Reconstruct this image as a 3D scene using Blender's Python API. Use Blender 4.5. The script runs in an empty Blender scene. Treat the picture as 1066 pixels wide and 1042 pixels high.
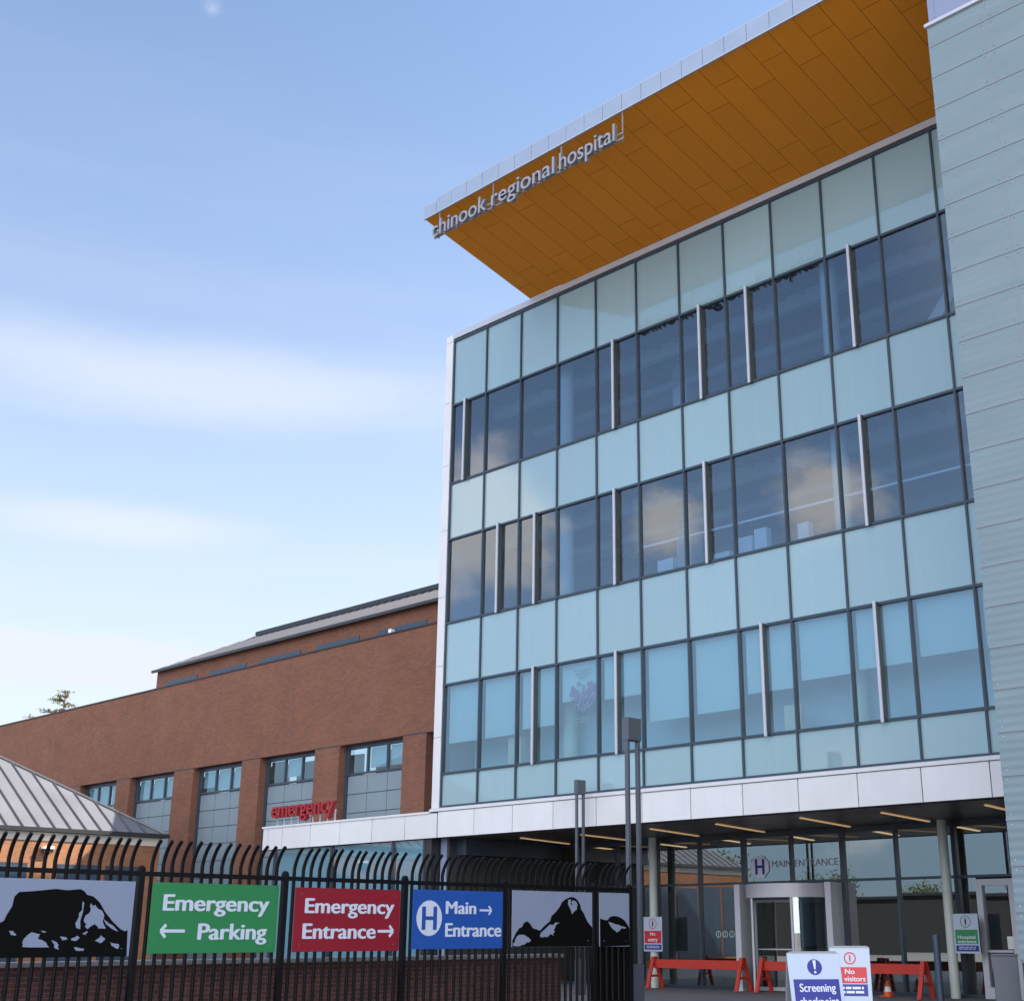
import bpy, bmesh, math, random
from mathutils import Vector, Matrix
random.seed(7)
SC = bpy.context.scene
COL = SC.collection
R = math.radians

# ------------------------------------------------------------------ camera, sky, sun, exposure
cam_d = bpy.data.cameras.new("camera")
cam_d.sensor_fit = 'HORIZONTAL'; cam_d.sensor_width = 36.0
cam_d.lens = 1367.0 / 1066.0 * 36.0
cam_d.shift_x = -64.0 / 1066.0
cam_d.clip_start = 0.1; cam_d.clip_end = 8000
cam = bpy.data.objects.new("camera", cam_d); COL.objects.link(cam)
cam.location = (0, 0, 1.5)
cam.rotation_euler = (R(90 + 18.2), 0, R(43.75))
SC.camera = cam

SUN_AZ, SUN_EL = 35.0, 40.1            # azimuth from +Y towards +X
sdir = Vector((math.sin(R(SUN_AZ)) * math.cos(R(SUN_EL)), math.cos(R(SUN_AZ)) * math.cos(R(SUN_EL)), math.sin(R(SUN_EL))))
sun_d = bpy.data.lights.new("sun", 'SUN'); sun_d.energy = 4.8; sun_d.angle = R(0.5); sun_d.color = (1.0, 0.93, 0.82)
sun = bpy.data.objects.new("sun", sun_d); COL.objects.link(sun)
sun.rotation_euler = (-sdir).to_track_quat('-Z', 'Y').to_euler()
SC.view_settings.view_transform = 'Standard'; SC.view_settings.look = 'None'
SC.view_settings.exposure = 1.34; SC.view_settings.gamma = 1.0
SC.view_settings.use_curve_mapping = False
SC.cycles.max_bounces = 10; SC.cycles.transparent_max_bounces = 16
SC.cycles.use_denoising = True
SC.cycles.sample_clamp_indirect = 6

world = bpy.data.worlds.new("World"); SC.world = world; world.use_nodes = True
def build_world():
    nt = world.node_tree; N = nt.nodes; L = nt.links
    for n in list(N): N.remove(n)
    out = N.new('ShaderNodeOutputWorld'); bg = N.new('ShaderNodeBackground'); bg.inputs[1].default_value = 0.11
    sky = N.new('ShaderNodeTexSky'); sky.sky_type = 'NISHITA'; sky.sun_disc = False
    sky.sun_elevation = R(SUN_EL); sky.sun_rotation = R(SUN_AZ)
    sky.altitude = 900; sky.air_density = 1.0; sky.dust_density = 0.5; sky.ozone_density = 1.0
    tc = N.new('ShaderNodeTexCoord')
    def math_(op, a, b=None, clamp=False):
        m = N.new('ShaderNodeMath'); m.operation = op; m.use_clamp = clamp
        for i, v in enumerate((a, b)):
            if v is None: continue
            if isinstance(v, (int, float)): m.inputs[i].default_value = v
            else: L.new(v, m.inputs[i])
        return m.outputs[0]
    def ramp(v, a, b):
        m = N.new('ShaderNodeMapRange'); m.interpolation_type = 'SMOOTHSTEP'
        L.new(v, m.inputs[0]); m.inputs[1].default_value = a; m.inputs[2].default_value = b
        return m.outputs[0]
    def noise(scale, vec, det=5, rough=0.55):
        mp = N.new('ShaderNodeMapping'); L.new(vec, mp.inputs[0]); mp.inputs['Scale'].default_value = scale
        n = N.new('ShaderNodeTexNoise'); L.new(mp.outputs[0], n.inputs[0]); n.inputs['Scale'].default_value = 1
        n.inputs['Detail'].default_value = det; n.inputs['Roughness'].default_value = rough
        return n.outputs[0]
    D = tc.outputs['Generated']
    sep = N.new('ShaderNodeSeparateXYZ'); L.new(D, sep.inputs[0])
    # cirrus veil: long flat streaks, thicker towards the horizon
    n1 = noise((1.6, 1.6, 13.0), D, 4, 0.5)
    n2 = noise((3.0, 3.0, 34.0), D, 4, 0.55)
    st = math_('ADD', math_('MULTIPLY', n1, 0.7), math_('MULTIPLY', n2, 0.3))
    streak = ramp(st, 0.44, 0.66)
    low = ramp(sep.outputs[2], 0.80, 0.02)
    def band(d, half, thin, wob):
        d = Vector(d).normalized()
        sb = N.new('ShaderNodeVectorMath'); sb.operation = 'SUBTRACT'; L.new(D, sb.inputs[0]); sb.inputs[1].default_value = d
        mp = N.new('ShaderNodeMapping'); L.new(sb.outputs[0], mp.inputs[0]); mp.inputs['Scale'].default_value = (1 / half, 1 / half, 1 / thin)
        ln = N.new('ShaderNodeVectorMath'); ln.operation = 'LENGTH'; L.new(mp.outputs[0], ln.inputs[0])
        w = math_('ADD', ln.outputs['Value'], math_('MULTIPLY', math_('SUBTRACT', noise((4, 4, 16), D, 5, 0.6), 0.5), wob))
        return ramp(w, 1.0, 0.1)
    bands = math_('MAXIMUM', math_('MAXIMUM', band((-0.80, 0.47, 0.383), 0.36, 0.045, 0.9), math_('MULTIPLY', band((-0.86, 0.43, 0.28), 0.14, 0.022, 0.8), 0.6)),
                  math_('MULTIPLY', band((-0.90, 0.42, 0.185), 0.20, 0.028, 0.8), 0.8))
    side = math_('ADD', math_('MULTIPLY', ramp(sep.outputs[1], -0.35, 0.25), 0.75), 0.25)
    veil0 = math_('MULTIPLY', math_('ADD', math_('ADD', math_('MULTIPLY', streak, 0.18), math_('MULTIPLY', bands, 0.85)), math_('ADD', 0.40, math_('MULTIPLY', ramp(sep.outputs[2], 0.50, 0.02), 0.52))), low, True)
    veil = math_('MULTIPLY', veil0, side)
    # one broad pale streak low in the west
    def blob(d, r0, r1, wob):
        d = Vector(d).normalized()
        v = N.new('ShaderNodeVectorMath'); v.operation = 'DISTANCE'; L.new(D, v.inputs[0]); v.inputs[1].default_value = d
        w = math_('ADD', v.outputs['Value'], math_('MULTIPLY', math_('SUBTRACT', noise((11, 11, 15), D, 6, 0.6), 0.5), wob))
        return ramp(w, r1, r0)
    cum = None
    for d, r0, r1, wob in (((-0.700, -0.640, 0.296), 0.03, 0.066, 0.12), ((-0.735, -0.612, 0.275), 0.02, 0.06, 0.12),
                           ((-0.608, -0.737, 0.290), 0.008, 0.034, 0.07), ((-0.510, -0.800, 0.313), 0.015, 0.046, 0.09),
                           ((-0.53, -0.84, 0.10), 0.02, 0.05, 0.12), ((-0.30, -0.94, 0.20), 0.02, 0.09, 0.14),
                           ((0.35, -0.9, 0.22), 0.03, 0.2, 0.25), ((-0.9, -0.25, 0.16), 0.02, 0.09, 0.14),
                           ((-0.700, 0.372, 0.603), -0.02, 0.008, 0.035)):
        b = math_('MULTIPLY', blob(d, r0, r1, wob), 0.42 if d[1] > 0 else (0.9 if d[2] > 0.26 else 0.3))
        cum = b if cum is None else math_('MAXIMUM', cum, b)
    mix1 = N.new('ShaderNodeMix'); mix1.data_type = 'RGBA'
    L.new(veil, mix1.inputs[0]); L.new(sky.outputs[0], mix1.inputs[6]); mix1.inputs[7].default_value = (3.10, 3.30, 3.70, 1)
    # blue haze low over the shaded, sun-averted horizon
    lowb = math_('MULTIPLY', math_('MULTIPLY', ramp(sep.outputs[2], 0.26, 0.04), math_('SUBTRACT', 1.0, side)), 1.2, True)
    mixh = N.new('ShaderNodeMix'); mixh.data_type = 'RGBA'
    L.new(lowb, mixh.inputs[0]); L.new(mix1.outputs[2], mixh.inputs[6]); mixh.inputs[7].default_value = (1.55, 2.30, 3.05, 1)
    mix2 = N.new('ShaderNodeMix'); mix2.data_type = 'RGBA'
    L.new(math_('MULTIPLY', cum, 0.85), mix2.inputs[0]); L.new(mixh.outputs[2], mix2.inputs[6]); mix2.inputs[7].default_value = (8.6, 7.7, 7.0, 1)
    # unseen bright cloud behind the camera, added as fill light for the shaded facade
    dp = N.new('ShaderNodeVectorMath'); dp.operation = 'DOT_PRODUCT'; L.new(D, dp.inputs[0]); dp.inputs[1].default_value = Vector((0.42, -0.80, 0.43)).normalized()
    fill_cloud = math_('MULTIPLY', ramp(dp.outputs['Value'], 0.62, 0.92), ramp(noise((2.2, 2.2, 4.0), D, 6, 0.6), 0.30, 0.55))
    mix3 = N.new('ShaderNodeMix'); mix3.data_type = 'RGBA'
    L.new(fill_cloud, mix3.inputs[0]); L.new(mix2.outputs[2], mix3.inputs[6]); mix3.inputs[7].default_value = (15.0, 15.0, 15.4, 1)
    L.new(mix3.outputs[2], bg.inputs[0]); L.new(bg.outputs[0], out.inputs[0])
build_world()

# ------------------------------------------------------------------ materials
def new_mat(name):
    m = bpy.data.materials.new(name); m.use_nodes = True
    nt = m.node_tree
    b = nt.nodes['Principled BSDF']
    return m, nt, b
def mat(name, col, rough=0.5, metal=0.0, spec=0.5, vary=0.0, vscale=3.0, bump=0.0, bscale=40.0, coat=0.0):
    m, nt, b = new_mat(name)
    b.inputs['Base Color'].default_value = (*col, 1); b.inputs['Roughness'].default_value = rough
    b.inputs['Metallic'].default_value = metal; b.inputs['Specular IOR Level'].default_value = spec
    b.inputs['Coat Weight'].default_value = coat
    N = nt.nodes; L = nt.links
    if vary or bump:
        g = N.new('ShaderNodeNewGeometry')
    if vary:
        n = N.new('ShaderNodeTexNoise'); n.inputs['Scale'].default_value = vscale; n.inputs['Detail'].default_value = 6
        L.new(g.outputs['Position'], n.inputs['Vector'])
        mx = N.new('ShaderNodeMix'); mx.data_type = 'RGBA'
        L.new(n.outputs[0], mx.inputs[0])
        mx.inputs[6].default_value = (*[c * (1 - vary) for c in col], 1); mx.inputs[7].default_value = (*[min(1, c * (1 + vary)) for c in col], 1)
        L.new(mx.outputs[2], b.inputs['Base Color'])
        mr = N.new('ShaderNodeMapRange'); L.new(n.outputs[0], mr.inputs[0])
        mr.inputs[3].default_value = max(0.02, rough - 0.08); mr.inputs[4].default_value = min(1, rough + 0.12)
        L.new(mr.outputs[0], b.inputs['Roughness'])
    if bump:
        n2 = N.new('ShaderNodeTexNoise'); n2.inputs['Scale'].default_value = bscale; n2.inputs['Detail'].default_value = 4
        L.new(g.outputs['Position'], n2.inputs['Vector'])
        bp = N.new('ShaderNodeBump'); bp.inputs['Strength'].default_value = bump; bp.inputs['Distance'].default_value = 0.02
        L.new(n2.outputs[0], bp.inputs['Height']); L.new(bp.outputs[0], b.inputs['Normal'])
    return m
def emis(name, col, st):
    m, nt, b = new_mat(name)
    b.inputs['Base Color'].default_value = (*col, 1)
    b.inputs['Emission Color'].default_value = (*col, 1); b.inputs['Emission Strength'].default_value = st
    return m
def glass_mat(name, tint, refl, base, gcol=(0.95, 0.98, 1.0), wave=0.0):
    """thin coated pane: tinted see-through plus mirror reflection growing at grazing angles"""
    m, nt, b = new_mat(name); N = nt.nodes; L = nt.links
    N.remove(b); out = N['Material Output']
    tr = N.new('ShaderNodeBsdfTransparent'); tr.inputs[0].default_value = (*tint, 1)
    df = N.new('ShaderNodeBsdfDiffuse'); df.inputs[0].default_value = (*base, 1)
    gl = N.new('ShaderNodeBsdfGlossy'); gl.inputs['Roughness'].default_value = 0.0; gl.inputs[0].default_value = (*gcol, 1)
    mA = N.new('ShaderNodeMixShader'); mA.inputs[0].default_value = 0.10
    L.new(tr.outputs[0], mA.inputs[1]); L.new(df.outputs[0], mA.inputs[2])
    gg = N.new('ShaderNodeNewGeometry'); dt = N.new('ShaderNodeVectorMath'); dt.operation = 'DOT_PRODUCT'
    L.new(gg.outputs['Incoming'], dt.inputs[0]); L.new(gg.outputs['Normal'], dt.inputs[1])
    def mth(op, a, b):
        q = N.new('ShaderNodeMath'); q.operation = op; q.use_clamp = op == 'ADD'
        for i, x in enumerate((a, b)):
            if isinstance(x, (int, float)): q.inputs[i].default_value = x
            elif x is not None: L.new(x, q.inputs[i])
        return q.outputs[0]
    sch = mth('POWER', mth('SUBTRACT', 1.0, mth('ABSOLUTE', dt.outputs['Value'], None)), 5.0)
    fo_ = mth('ADD', mth('MULTIPLY', sch, 1.0 - refl), refl)
    mB = N.new('ShaderNodeMixShader'); L.new(fo_, mB.inputs[0]); L.new(mA.outputs[0], mB.inputs[1]); L.new(gl.outputs[0], mB.inputs[2])
    L.new(mB.outputs[0], out.inputs[0])
    if wave:
        g = N.new('ShaderNodeNewGeometry'); n = N.new('ShaderNodeTexNoise'); n.inputs['Scale'].default_value = 0.7; n.inputs['Detail'].default_value = 1
        L.new(g.outputs['Position'], n.inputs['Vector'])
        bp = N.new('ShaderNodeBump'); bp.inputs['Strength'].default_value = wave; bp.inputs['Distance'].default_value = 0.02
        L.new(n.outputs[0], bp.inputs['Height']); L.new(bp.outputs[0], gl.inputs['Normal'])
    return m
def wall_coords(nt):
    """(x+y, z) of the surface point, so that brick courses run level on any axis-aligned wall"""
    N = nt.nodes; L = nt.links
    g = N.new('ShaderNodeNewGeometry'); s = N.new('ShaderNodeSeparateXYZ'); L.new(g.outputs['Position'], s.inputs[0])
    a = N.new('ShaderNodeMath'); L.new(s.outputs[0], a.inputs[0]); L.new(s.outputs[1], a.inputs[1])
    c = N.new('ShaderNodeCombineXYZ'); L.new(a.outputs[0], c.inputs[0]); L.new(s.outputs[2], c.inputs[1])
    return c.outputs[0], g
def brick_mat(name, c1, c2, mortar, bw=0.22, bh=0.075, ms=0.008, patch=0.25):
    m, nt, b = new_mat(name); N = nt.nodes; L = nt.links
    v, g = wall_coords(nt)
    br = N.new('ShaderNodeTexBrick'); L.new(v, br.inputs['Vector'])
    br.inputs['Scale'].default_value = 1; br.inputs['Brick Width'].default_value = bw; br.inputs['Row Height'].default_value = bh
    br.inputs['Mortar Size'].default_value = ms; br.inputs['Mortar Smooth'].default_value = 0.3; br.inputs['Bias'].default_value = -0.1
    br.inputs['Color1'].default_value = (*c1, 1); br.inputs['Color2'].default_value = (*c2, 1); br.inputs['Mortar'].default_value = (*mortar, 1)
    n = N.new('ShaderNodeTexNoise'); n.inputs['Scale'].default_value = 0.8; n.inputs['Detail'].default_value = 8; n.inputs['Roughness'].default_value = 0.65
    L.new(v, n.inputs['Vector'])
    mr = N.new('ShaderNodeMapRange'); L.new(n.outputs[0], mr.inputs[0]); mr.inputs[1].default_value = 0.25; mr.inputs[2].default_value = 0.75
    mr.inputs[3].default_value = 1 - patch; mr.inputs[4].default_value = 1 + patch
    mx = N.new('ShaderNodeMix'); mx.data_type = 'RGBA'; mx.blend_type = 'MULTIPLY'; mx.inputs[0].default_value = 1
    L.new(br.outputs['Color'], mx.inputs[6]); L.new(mr.outputs[0], mx.inputs[7]); L.new(mx.outputs[2], b.inputs['Base Color'])
    b.inputs['Roughness'].default_value = 0.85; b.inputs['Specular IOR Level'].default_value = 0.25
    bp = N.new('ShaderNodeBump'); bp.inputs['Strength'].default_value = 0.4; bp.inputs['Distance'].default_value = 0.01; bp.invert = True
    L.new(br.outputs['Fac'], bp.inputs['Height']); L.new(bp.outputs[0], b.inputs['Normal'])
    return m
def panel_joint_mat(name, c1, c2, joint, w, h, swap=False, rough=0.4, metal=0.0, ms=0.012, zslope=None):
    """staggered soffit boards: long along Y, seams across X"""
    m, nt, b = new_mat(name); N = nt.nodes; L = nt.links
    g = N.new('ShaderNodeNewGeometry'); s = N.new('ShaderNodeSeparateXYZ'); L.new(g.outputs['Position'], s.inputs[0])
    c = N.new('ShaderNodeCombineXYZ'); L.new(s.outputs[1], c.inputs[0]); L.new(s.outputs[0], c.inputs[1])
    br = N.new('ShaderNodeTexBrick'); L.new(c.outputs[0], br.inputs['Vector'])
    br.inputs['Scale'].default_value = 1; br.inputs['Brick Width'].default_value = w; br.inputs['Row Height'].default_value = h
    br.inputs['Mortar Size'].default_value = ms; br.inputs['Mortar Smooth'].default_value = 0.2; br.offset = 0.22; br.offset_frequency = 2
    br.inputs['Color1'].default_value = (*c1, 1); br.inputs['Color2'].default_value = (*c2, 1); br.inputs['Mortar'].default_value = (*joint, 1)
    n = N.new('ShaderNodeTexNoise'); n.inputs['Scale'].default_value = 1.0; n.inputs['Detail'].default_value = 5
    mp = N.new('ShaderNodeMapping'); mp.inputs['Scale'].default_value = (9, 0.8, 0.8); L.new(g.outputs['Position'], mp.inputs[0]); L.new(mp.outputs[0], n.inputs['Vector'])
    mr = N.new('ShaderNodeMapRange'); L.new(n.outputs[0], mr.inputs[0]); mr.inputs[3].default_value = 0.94; mr.inputs[4].default_value = 1.06
    mx = N.new('ShaderNodeMix'); mx.data_type = 'RGBA'; mx.blend_type = 'MULTIPLY'; mx.inputs[0].default_value = 1
    L.new(br.outputs['Color'], mx.inputs[6]); L.new(mr.outputs[0], mx.inputs[7]); L.new(mx.outputs[2], b.inputs['Base Color'])
    b.inputs['Roughness'].default_value = rough; b.inputs['Metallic'].default_value = metal; b.inputs['Specular IOR Level'].default_value = 0.2
    return m
def ribbed_mat(name, col, pitch, joint_h, z0, jcol):
    """horizontally ribbed metal cladding: fine ribs as bump and faint tone, a joint every joint_h metres"""
    m, nt, b = new_mat(name); N = nt.nodes; L = nt.links
    g = N.new('ShaderNodeNewGeometry'); s = N.new('ShaderNodeSeparateXYZ'); L.new(g.outputs['Position'], s.inputs[0])
    w = N.new('ShaderNodeMath'); w.operation = 'MULTIPLY'; L.new(s.outputs[2], w.inputs[0]); w.inputs[1].default_value = 2 * math.pi / pitch
    sn = N.new('ShaderNodeMath'); sn.operation = 'SINE'; L.new(w.outputs[0], sn.inputs[0])
    bp = N.new('ShaderNodeBump'); bp.inputs['Strength'].default_value = 0.25; bp.inputs['Distance'].default_value = 0.010
    L.new(sn.outputs[0], bp.inputs['Height']); L.new(bp.outputs[0], b.inputs['Normal'])
    n = N.new('ShaderNodeTexNoise'); n.inputs['Scale'].default_value = 0.9; n.inputs['Detail'].default_value = 6
    mp = N.new('ShaderNodeMapping'); mp.inputs['Scale'].default_value = (0.5, 1, 3.0); L.new(g.outputs['Position'], mp.inputs[0]); L.new(mp.outputs[0], n.inputs['Vector'])
    mx = N.new('ShaderNodeMix'); mx.data_type = 'RGBA'; L.new(n.outputs[0], mx.inputs[0])
    mx.inputs[6].default_value = (*[c * 0.8 for c in col], 1); mx.inputs[7].default_value = (*[c * 1.2 for c in col], 1)
    L.new(mx.outputs[2], b.inputs['Base Color'])
    b.inputs['Roughness'].default_value = 0.38; b.inputs['Metallic'].default_value = 0.0; b.inputs['Specular IOR Level'].default_value = 0.6
    return m

M = {}
M['spandrel'] = mat('back_painted_glass', (0.235, 0.355, 0.41), 0.06, 0, 0.4, coat=1.0)
M['spandrel'].node_tree.nodes['Principled BSDF'].inputs['Coat IOR'].default_value = 1.62
M['spandrel'].node_tree.nodes['Principled BSDF'].inputs['Coat Roughness'].default_value = 0.03
def panel_tint(m, amt):
    # each panel a slightly different glass batch: tint by the object's own random number, plus faint rain streaks
    nt = m.node_tree; N = nt.nodes; L = nt.links; b = N['Principled BSDF']
    oi = N.new('ShaderNodeObjectInfo'); mr = N.new('ShaderNodeMapRange'); L.new(oi.outputs['Random'], mr.inputs[0])
    mr.inputs[3].default_value = 1 - amt; mr.inputs[4].default_value = 1 + amt
    g = N.new('ShaderNodeNewGeometry'); mp = N.new('ShaderNodeMapping'); mp.inputs['Scale'].default_value = (7, 7, 0.35); L.new(g.outputs['Position'], mp.inputs[0])
    n = N.new('ShaderNodeTexNoise'); n.inputs['Scale'].default_value = 1; n.inputs['Detail'].default_value = 5; L.new(mp.outputs[0], n.inputs['Vector'])
    m2 = N.new('ShaderNodeMapRange'); L.new(n.outputs[0], m2.inputs[0]); m2.inputs[3].default_value = 1 - amt * .8; m2.inputs[4].default_value = 1 + amt * .8
    mu = N.new('ShaderNodeMath'); mu.operation = 'MULTIPLY'; L.new(mr.outputs[0], mu.inputs[0]); L.new(m2.outputs[0], mu.inputs[1])
    mx = N.new('ShaderNodeMix'); mx.data_type = 'RGBA'; mx.blend_type = 'MULTIPLY'; mx.inputs[0].default_value = 1
    old = b.inputs['Base Color'].links
    if old: L.new(old[0].from_socket, mx.inputs[6])
    else: mx.inputs[6].default_value = b.inputs['Base Color'].default_value
    L.new(mu.outputs[0], mx.inputs[7]); L.new(mx.outputs[2], b.inputs['Base Color'])
panel_tint(M['spandrel'], 0.06)
M['pane'] = glass_mat('coated_window_glass', (0.42, 0.56, 0.72), 0.17, (0.03, 0.05, 0.085), (0.86, 0.95, 1.0))
M['pane_clear'] = glass_mat('clear_window_glass', (0.52, 0.72, 0.80), 0.18, (0.07, 0.13, 0.18), (0.88, 0.96, 1.0))
M['entry_glass'] = glass_mat('entrance_glass', (0.52, 0.58, 0.58), 0.27, (0.04, 0.05, 0.05), (0.88, 0.95, 1.0))
M['mullion'] = mat('dark_anodised_frame', (0.034, 0.052, 0.078), 0.35, 0.1)
M['fin_side'] = mat('fin_dark_side', (0.035, 0.05, 0.055), 0.4)
M['white_metal'] = mat('white_metal_panel', (0.61, 0.615, 0.65), 0.38, 0, 0.5, vary=0.07, vscale=1.6)
M['trim_metal'] = mat('pale_metal_trim', (0.47, 0.48, 0.55), 0.35, 0.2, vary=0.05)
panel_tint(M['white_metal'], 0.05)
M['joint'] = mat('joint_shadow_gap', (0.10, 0.10, 0.12), 0.8)
M['fascia'] = mat('zinc_fascia', (0.30, 0.37, 0.49), 0.42, 0.2, vary=0.08, vscale=1.2)
M['soffit'] = panel_joint_mat('orange_wood_soffit', (0.64, 0.222, 0.014), (0.595, 0.205, 0.012), (0.25, 0.085, 0.006), 2.4, 0.65, rough=0.5, ms=0.009)
M['dark_soffit'] = mat('dark_brown_ceiling', (0.085, 0.065, 0.052), 0.35, vary=0.15, vscale=1.0)
M['interior_dark'] = mat('interior_dark', (0.035, 0.04, 0.042), 0.8)
M['interior_ceiling'] = mat('interior_ceiling', (0.16, 0.17, 0.20), 0.8, vary=0.15, vscale=2)
M['interior_wall'] = mat('interior_wall', (0.30, 0.31, 0.34), 0.85, vary=0.1, vscale=0.6)
M['interior_warm'] = mat('interior_timber_wall', (0.14, 0.09, 0.05), 0.6, vary=0.2, vscale=1.5)
M['interior_floor'] = mat('interior_floor', (0.20, 0.20, 0.20), 0.3, vary=0.15)
M['column'] = mat('painted_column', (0.52, 0.57, 0.54), 0.5, vary=0.04)
M['blue_wall'] = mat('blue_painted_partition', (0.42, 0.60, 0.74), 0.7, vary=0.15, vscale=0.8)
M['beam'] = mat('pale_steel_beam', (0.72, 0.74, 0.77), 0.5)
M['blind'] = mat('roller_blind_fabric', (0.50, 0.59, 0.64), 0.9, vary=0.03, vscale=2)
M['brick'] = brick_mat('red_brown_brick', (0.212, 0.080, 0.047), (0.148, 0.065, 0.046), (0.15, 0.11, 0.088), patch=0.14)
M['brick_pav'] = brick_mat('orange_brick', (0.31, 0.128, 0.058), (0.25, 0.10, 0.046), (0.22, 0.16, 0.12))
M['brick_low'] = brick_mat('low_wall_brick', (0.16, 0.060, 0.050), (0.10, 0.045, 0.040), (0.16, 0.13, 0.125), bw=0.20, bh=0.07, patch=0.35)
M['cap'] = mat('concrete_coping', (0.36, 0.36, 0.37), 0.8, vary=0.15, vscale=5)
M['coping'] = mat('dark_metal_coping', (0.022, 0.023, 0.03), 0.5, 0.0)
M['infill'] = mat('blue_grey_infill_panel', (0.17, 0.22, 0.26), 0.35, 0, 0.5, vary=0.1, vscale=1.0)
M['roof_metal'] = mat('standing_seam_roof', (0.138, 0.138, 0.152), 0.5, 0.0, vary=0.18, vscale=0.9)
M['seam'] = mat('roof_seam', (0.10, 0.10, 0.12), 0.45, 0.2)
M['soffit_cream'] = mat('cream_soffit_board', (0.62, 0.56, 0.48), 0.6, vary=0.05)
M['gutter'] = mat('dark_gutter', (0.025, 0.025, 0.03), 0.4)
M['clad'] = ribbed_mat('teal_ribbed_cladding', (0.160, 0.222, 0.258), 0.137, 0.762, 0.0, (0.2, 0.2, 0.25))
M['clad_joint'] = mat('cladding_joint_strip', (0.21, 0.23, 0.30), 0.5)
M['bolt'] = mat('bolt_head', (0.62, 0.66, 0.70), 0.3, 0.6)
M['lavender'] = mat('pale_lavender_panel', (0.20, 0.235, 0.37), 0.45, vary=0.05)
M['fence'] = mat('black_powder_coat', (0.004, 0.004, 0.005), 0.5, 0, 0.2)
M['sign_face'] = mat('pale_blue_sign_face', (0.235, 0.275, 0.385), 0.45, vary=0.03, vscale=2)
M['black_print'] = mat('black_print', (0.003, 0.003, 0.003), 0.6, 0, 0.1)
M['green'] = mat('green_sign_face', (0.022, 0.205, 0.065), 0.4, vary=0.04, vscale=2)
M['red'] = mat('red_sign_face', (0.25, 0.006, 0.020), 0.4, vary=0.04, vscale=2)
M['blue'] = mat('blue_sign_face', (0.014, 0.080, 0.36), 0.4, vary=0.04, vscale=2)
M['white_print'] = mat('white_print', (0.60, 0.64, 0.76), 0.45)
M['navy'] = mat('navy_print', (0.01, 0.018, 0.22), 0.45)
M['red_print'] = mat('red_print', (0.50, 0.02, 0.03), 0.45)
M['green_print'] = mat('green_print', (0.02, 0.22, 0.07), 0.45)
M['letter_red'] = mat('red_channel_letter', (0.28, 0.014, 0.02), 0.4)
M['letter_white'] = mat('white_letter_face', (0.27, 0.28, 0.33), 0.4)
M['letter_side'] = mat('dark_letter_return', (0.16, 0.16, 0.18), 0.5, 0.0)
M['pole'] = mat('grey_lamp_post', (0.085, 0.098, 0.125), 0.42, 0.2, vary=0.08, vscale=3)
M['barrier'] = mat('red_painted_barrier', (0.46, 0.03, 0.016), 0.55, vary=0.2, vscale=6)
M['board_white'] = mat('white_board_plastic', (0.42, 0.49, 0.61), 0.45, vary=0.05, vscale=4)
M['cone'] = mat('orange_cone', (0.75, 0.10, 0.015), 0.5, vary=0.1)
M['cone_band'] = mat('white_cone_band', (0.80, 0.80, 0.80), 0.4)
M['bollard'] = mat('blue_grey_bollard', (0.032, 0.055, 0.090), 0.45, vary=0.1)
M['cabinet'] = mat('grey_cabinet_paint', (0.135, 0.15, 0.185), 0.5, vary=0.08, vscale=4)
M['alu'] = mat('silver_door_frame', (0.52, 0.52, 0.58), 0.35, 0.1, vary=0.06)
M['alu_dark'] = mat('grey_door_frame_side', (0.28, 0.29, 0.32), 0.4, 0.2)
M['strip'] = emis('warm_strip_light', (1.0, 0.62, 0.30), 0.15)
M['strip_in'] = emis('indoor_strip_light', (1.0, 0.66, 0.36), 0.55)
M['lamp_glass'] = mat('white_lamp_lens', (0.82, 0.82, 0.80), 0.3)
M['paper'] = mat('white_paper', (0.70, 0.74, 0.74), 0.8)
M['mauve'] = mat('mauve_paper_notes', (0.30, 0.16, 0.30), 0.8, vary=0.3, vscale=18)
M['glass_print'] = mat('frosted_glass_lettering', (0.27, 0.28, 0.34), 0.6)
M['pict'] = mat('pale_green_pictogram', (0.28, 0.42, 0.38), 0.6)
M['bark'] = mat('bark', (0.10, 0.07, 0.05), 0.9, vary=0.3, vscale=8)
M['leaf'] = mat('green_leaf', (0.075, 0.095, 0.030), 0.7, vary=0.4, vscale=0.7)
M['leaf_gold'] = mat('autumn_needles', (0.13, 0.12, 0.04), 0.7, vary=0.6, vscale=1.4)
M['charcoal'] = mat('charcoal_cladding', (0.020, 0.021, 0.022), 0.8, vary=0.2)

def ground_mat(name, c, vs=0.35, patch=0.25, joint=None):
    m, nt, b = new_mat(name); N = nt.nodes; L = nt.links
    g = N.new('ShaderNodeNewGeometry')
    n = N.new('ShaderNodeTexNoise'); n.inputs['Scale'].default_value = vs; n.inputs['Detail'].default_value = 10; n.inputs['Roughness'].default_value = 0.7
    L.new(g.outputs['Position'], n.inputs['Vector'])
    mx = N.new('ShaderNodeMix'); mx.data_type = 'RGBA'; L.new(n.outputs[0], mx.inputs[0])
    mx.inputs[6].default_value = (*[x * (1 - patch) for x in c], 1); mx.inputs[7].default_value = (*[x * (1 + patch) for x in c], 1)
    L.new(mx.outputs[2], b.inputs['Base Color']); b.inputs['Roughness'].default_value = 0.85
    n2 = N.new('ShaderNodeTexNoise'); n2.inputs['Scale'].default_value = 60; L.new(g.outputs['Position'], n2.inputs['Vector'])
    bp = N.new('ShaderNodeBump'); bp.inputs['Strength'].default_value = 0.3; bp.inputs['Distance'].default_value = 0.01
    L.new(n2.outputs[0], bp.inputs['Height']); L.new(bp.outputs[0], b.inputs['Normal'])
    return m
M['asphalt'] = ground_mat('asphalt', (0.25, 0.24, 0.225))
M['paving'] = ground_mat('concrete_paving', (0.115, 0.12, 0.13))

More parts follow.
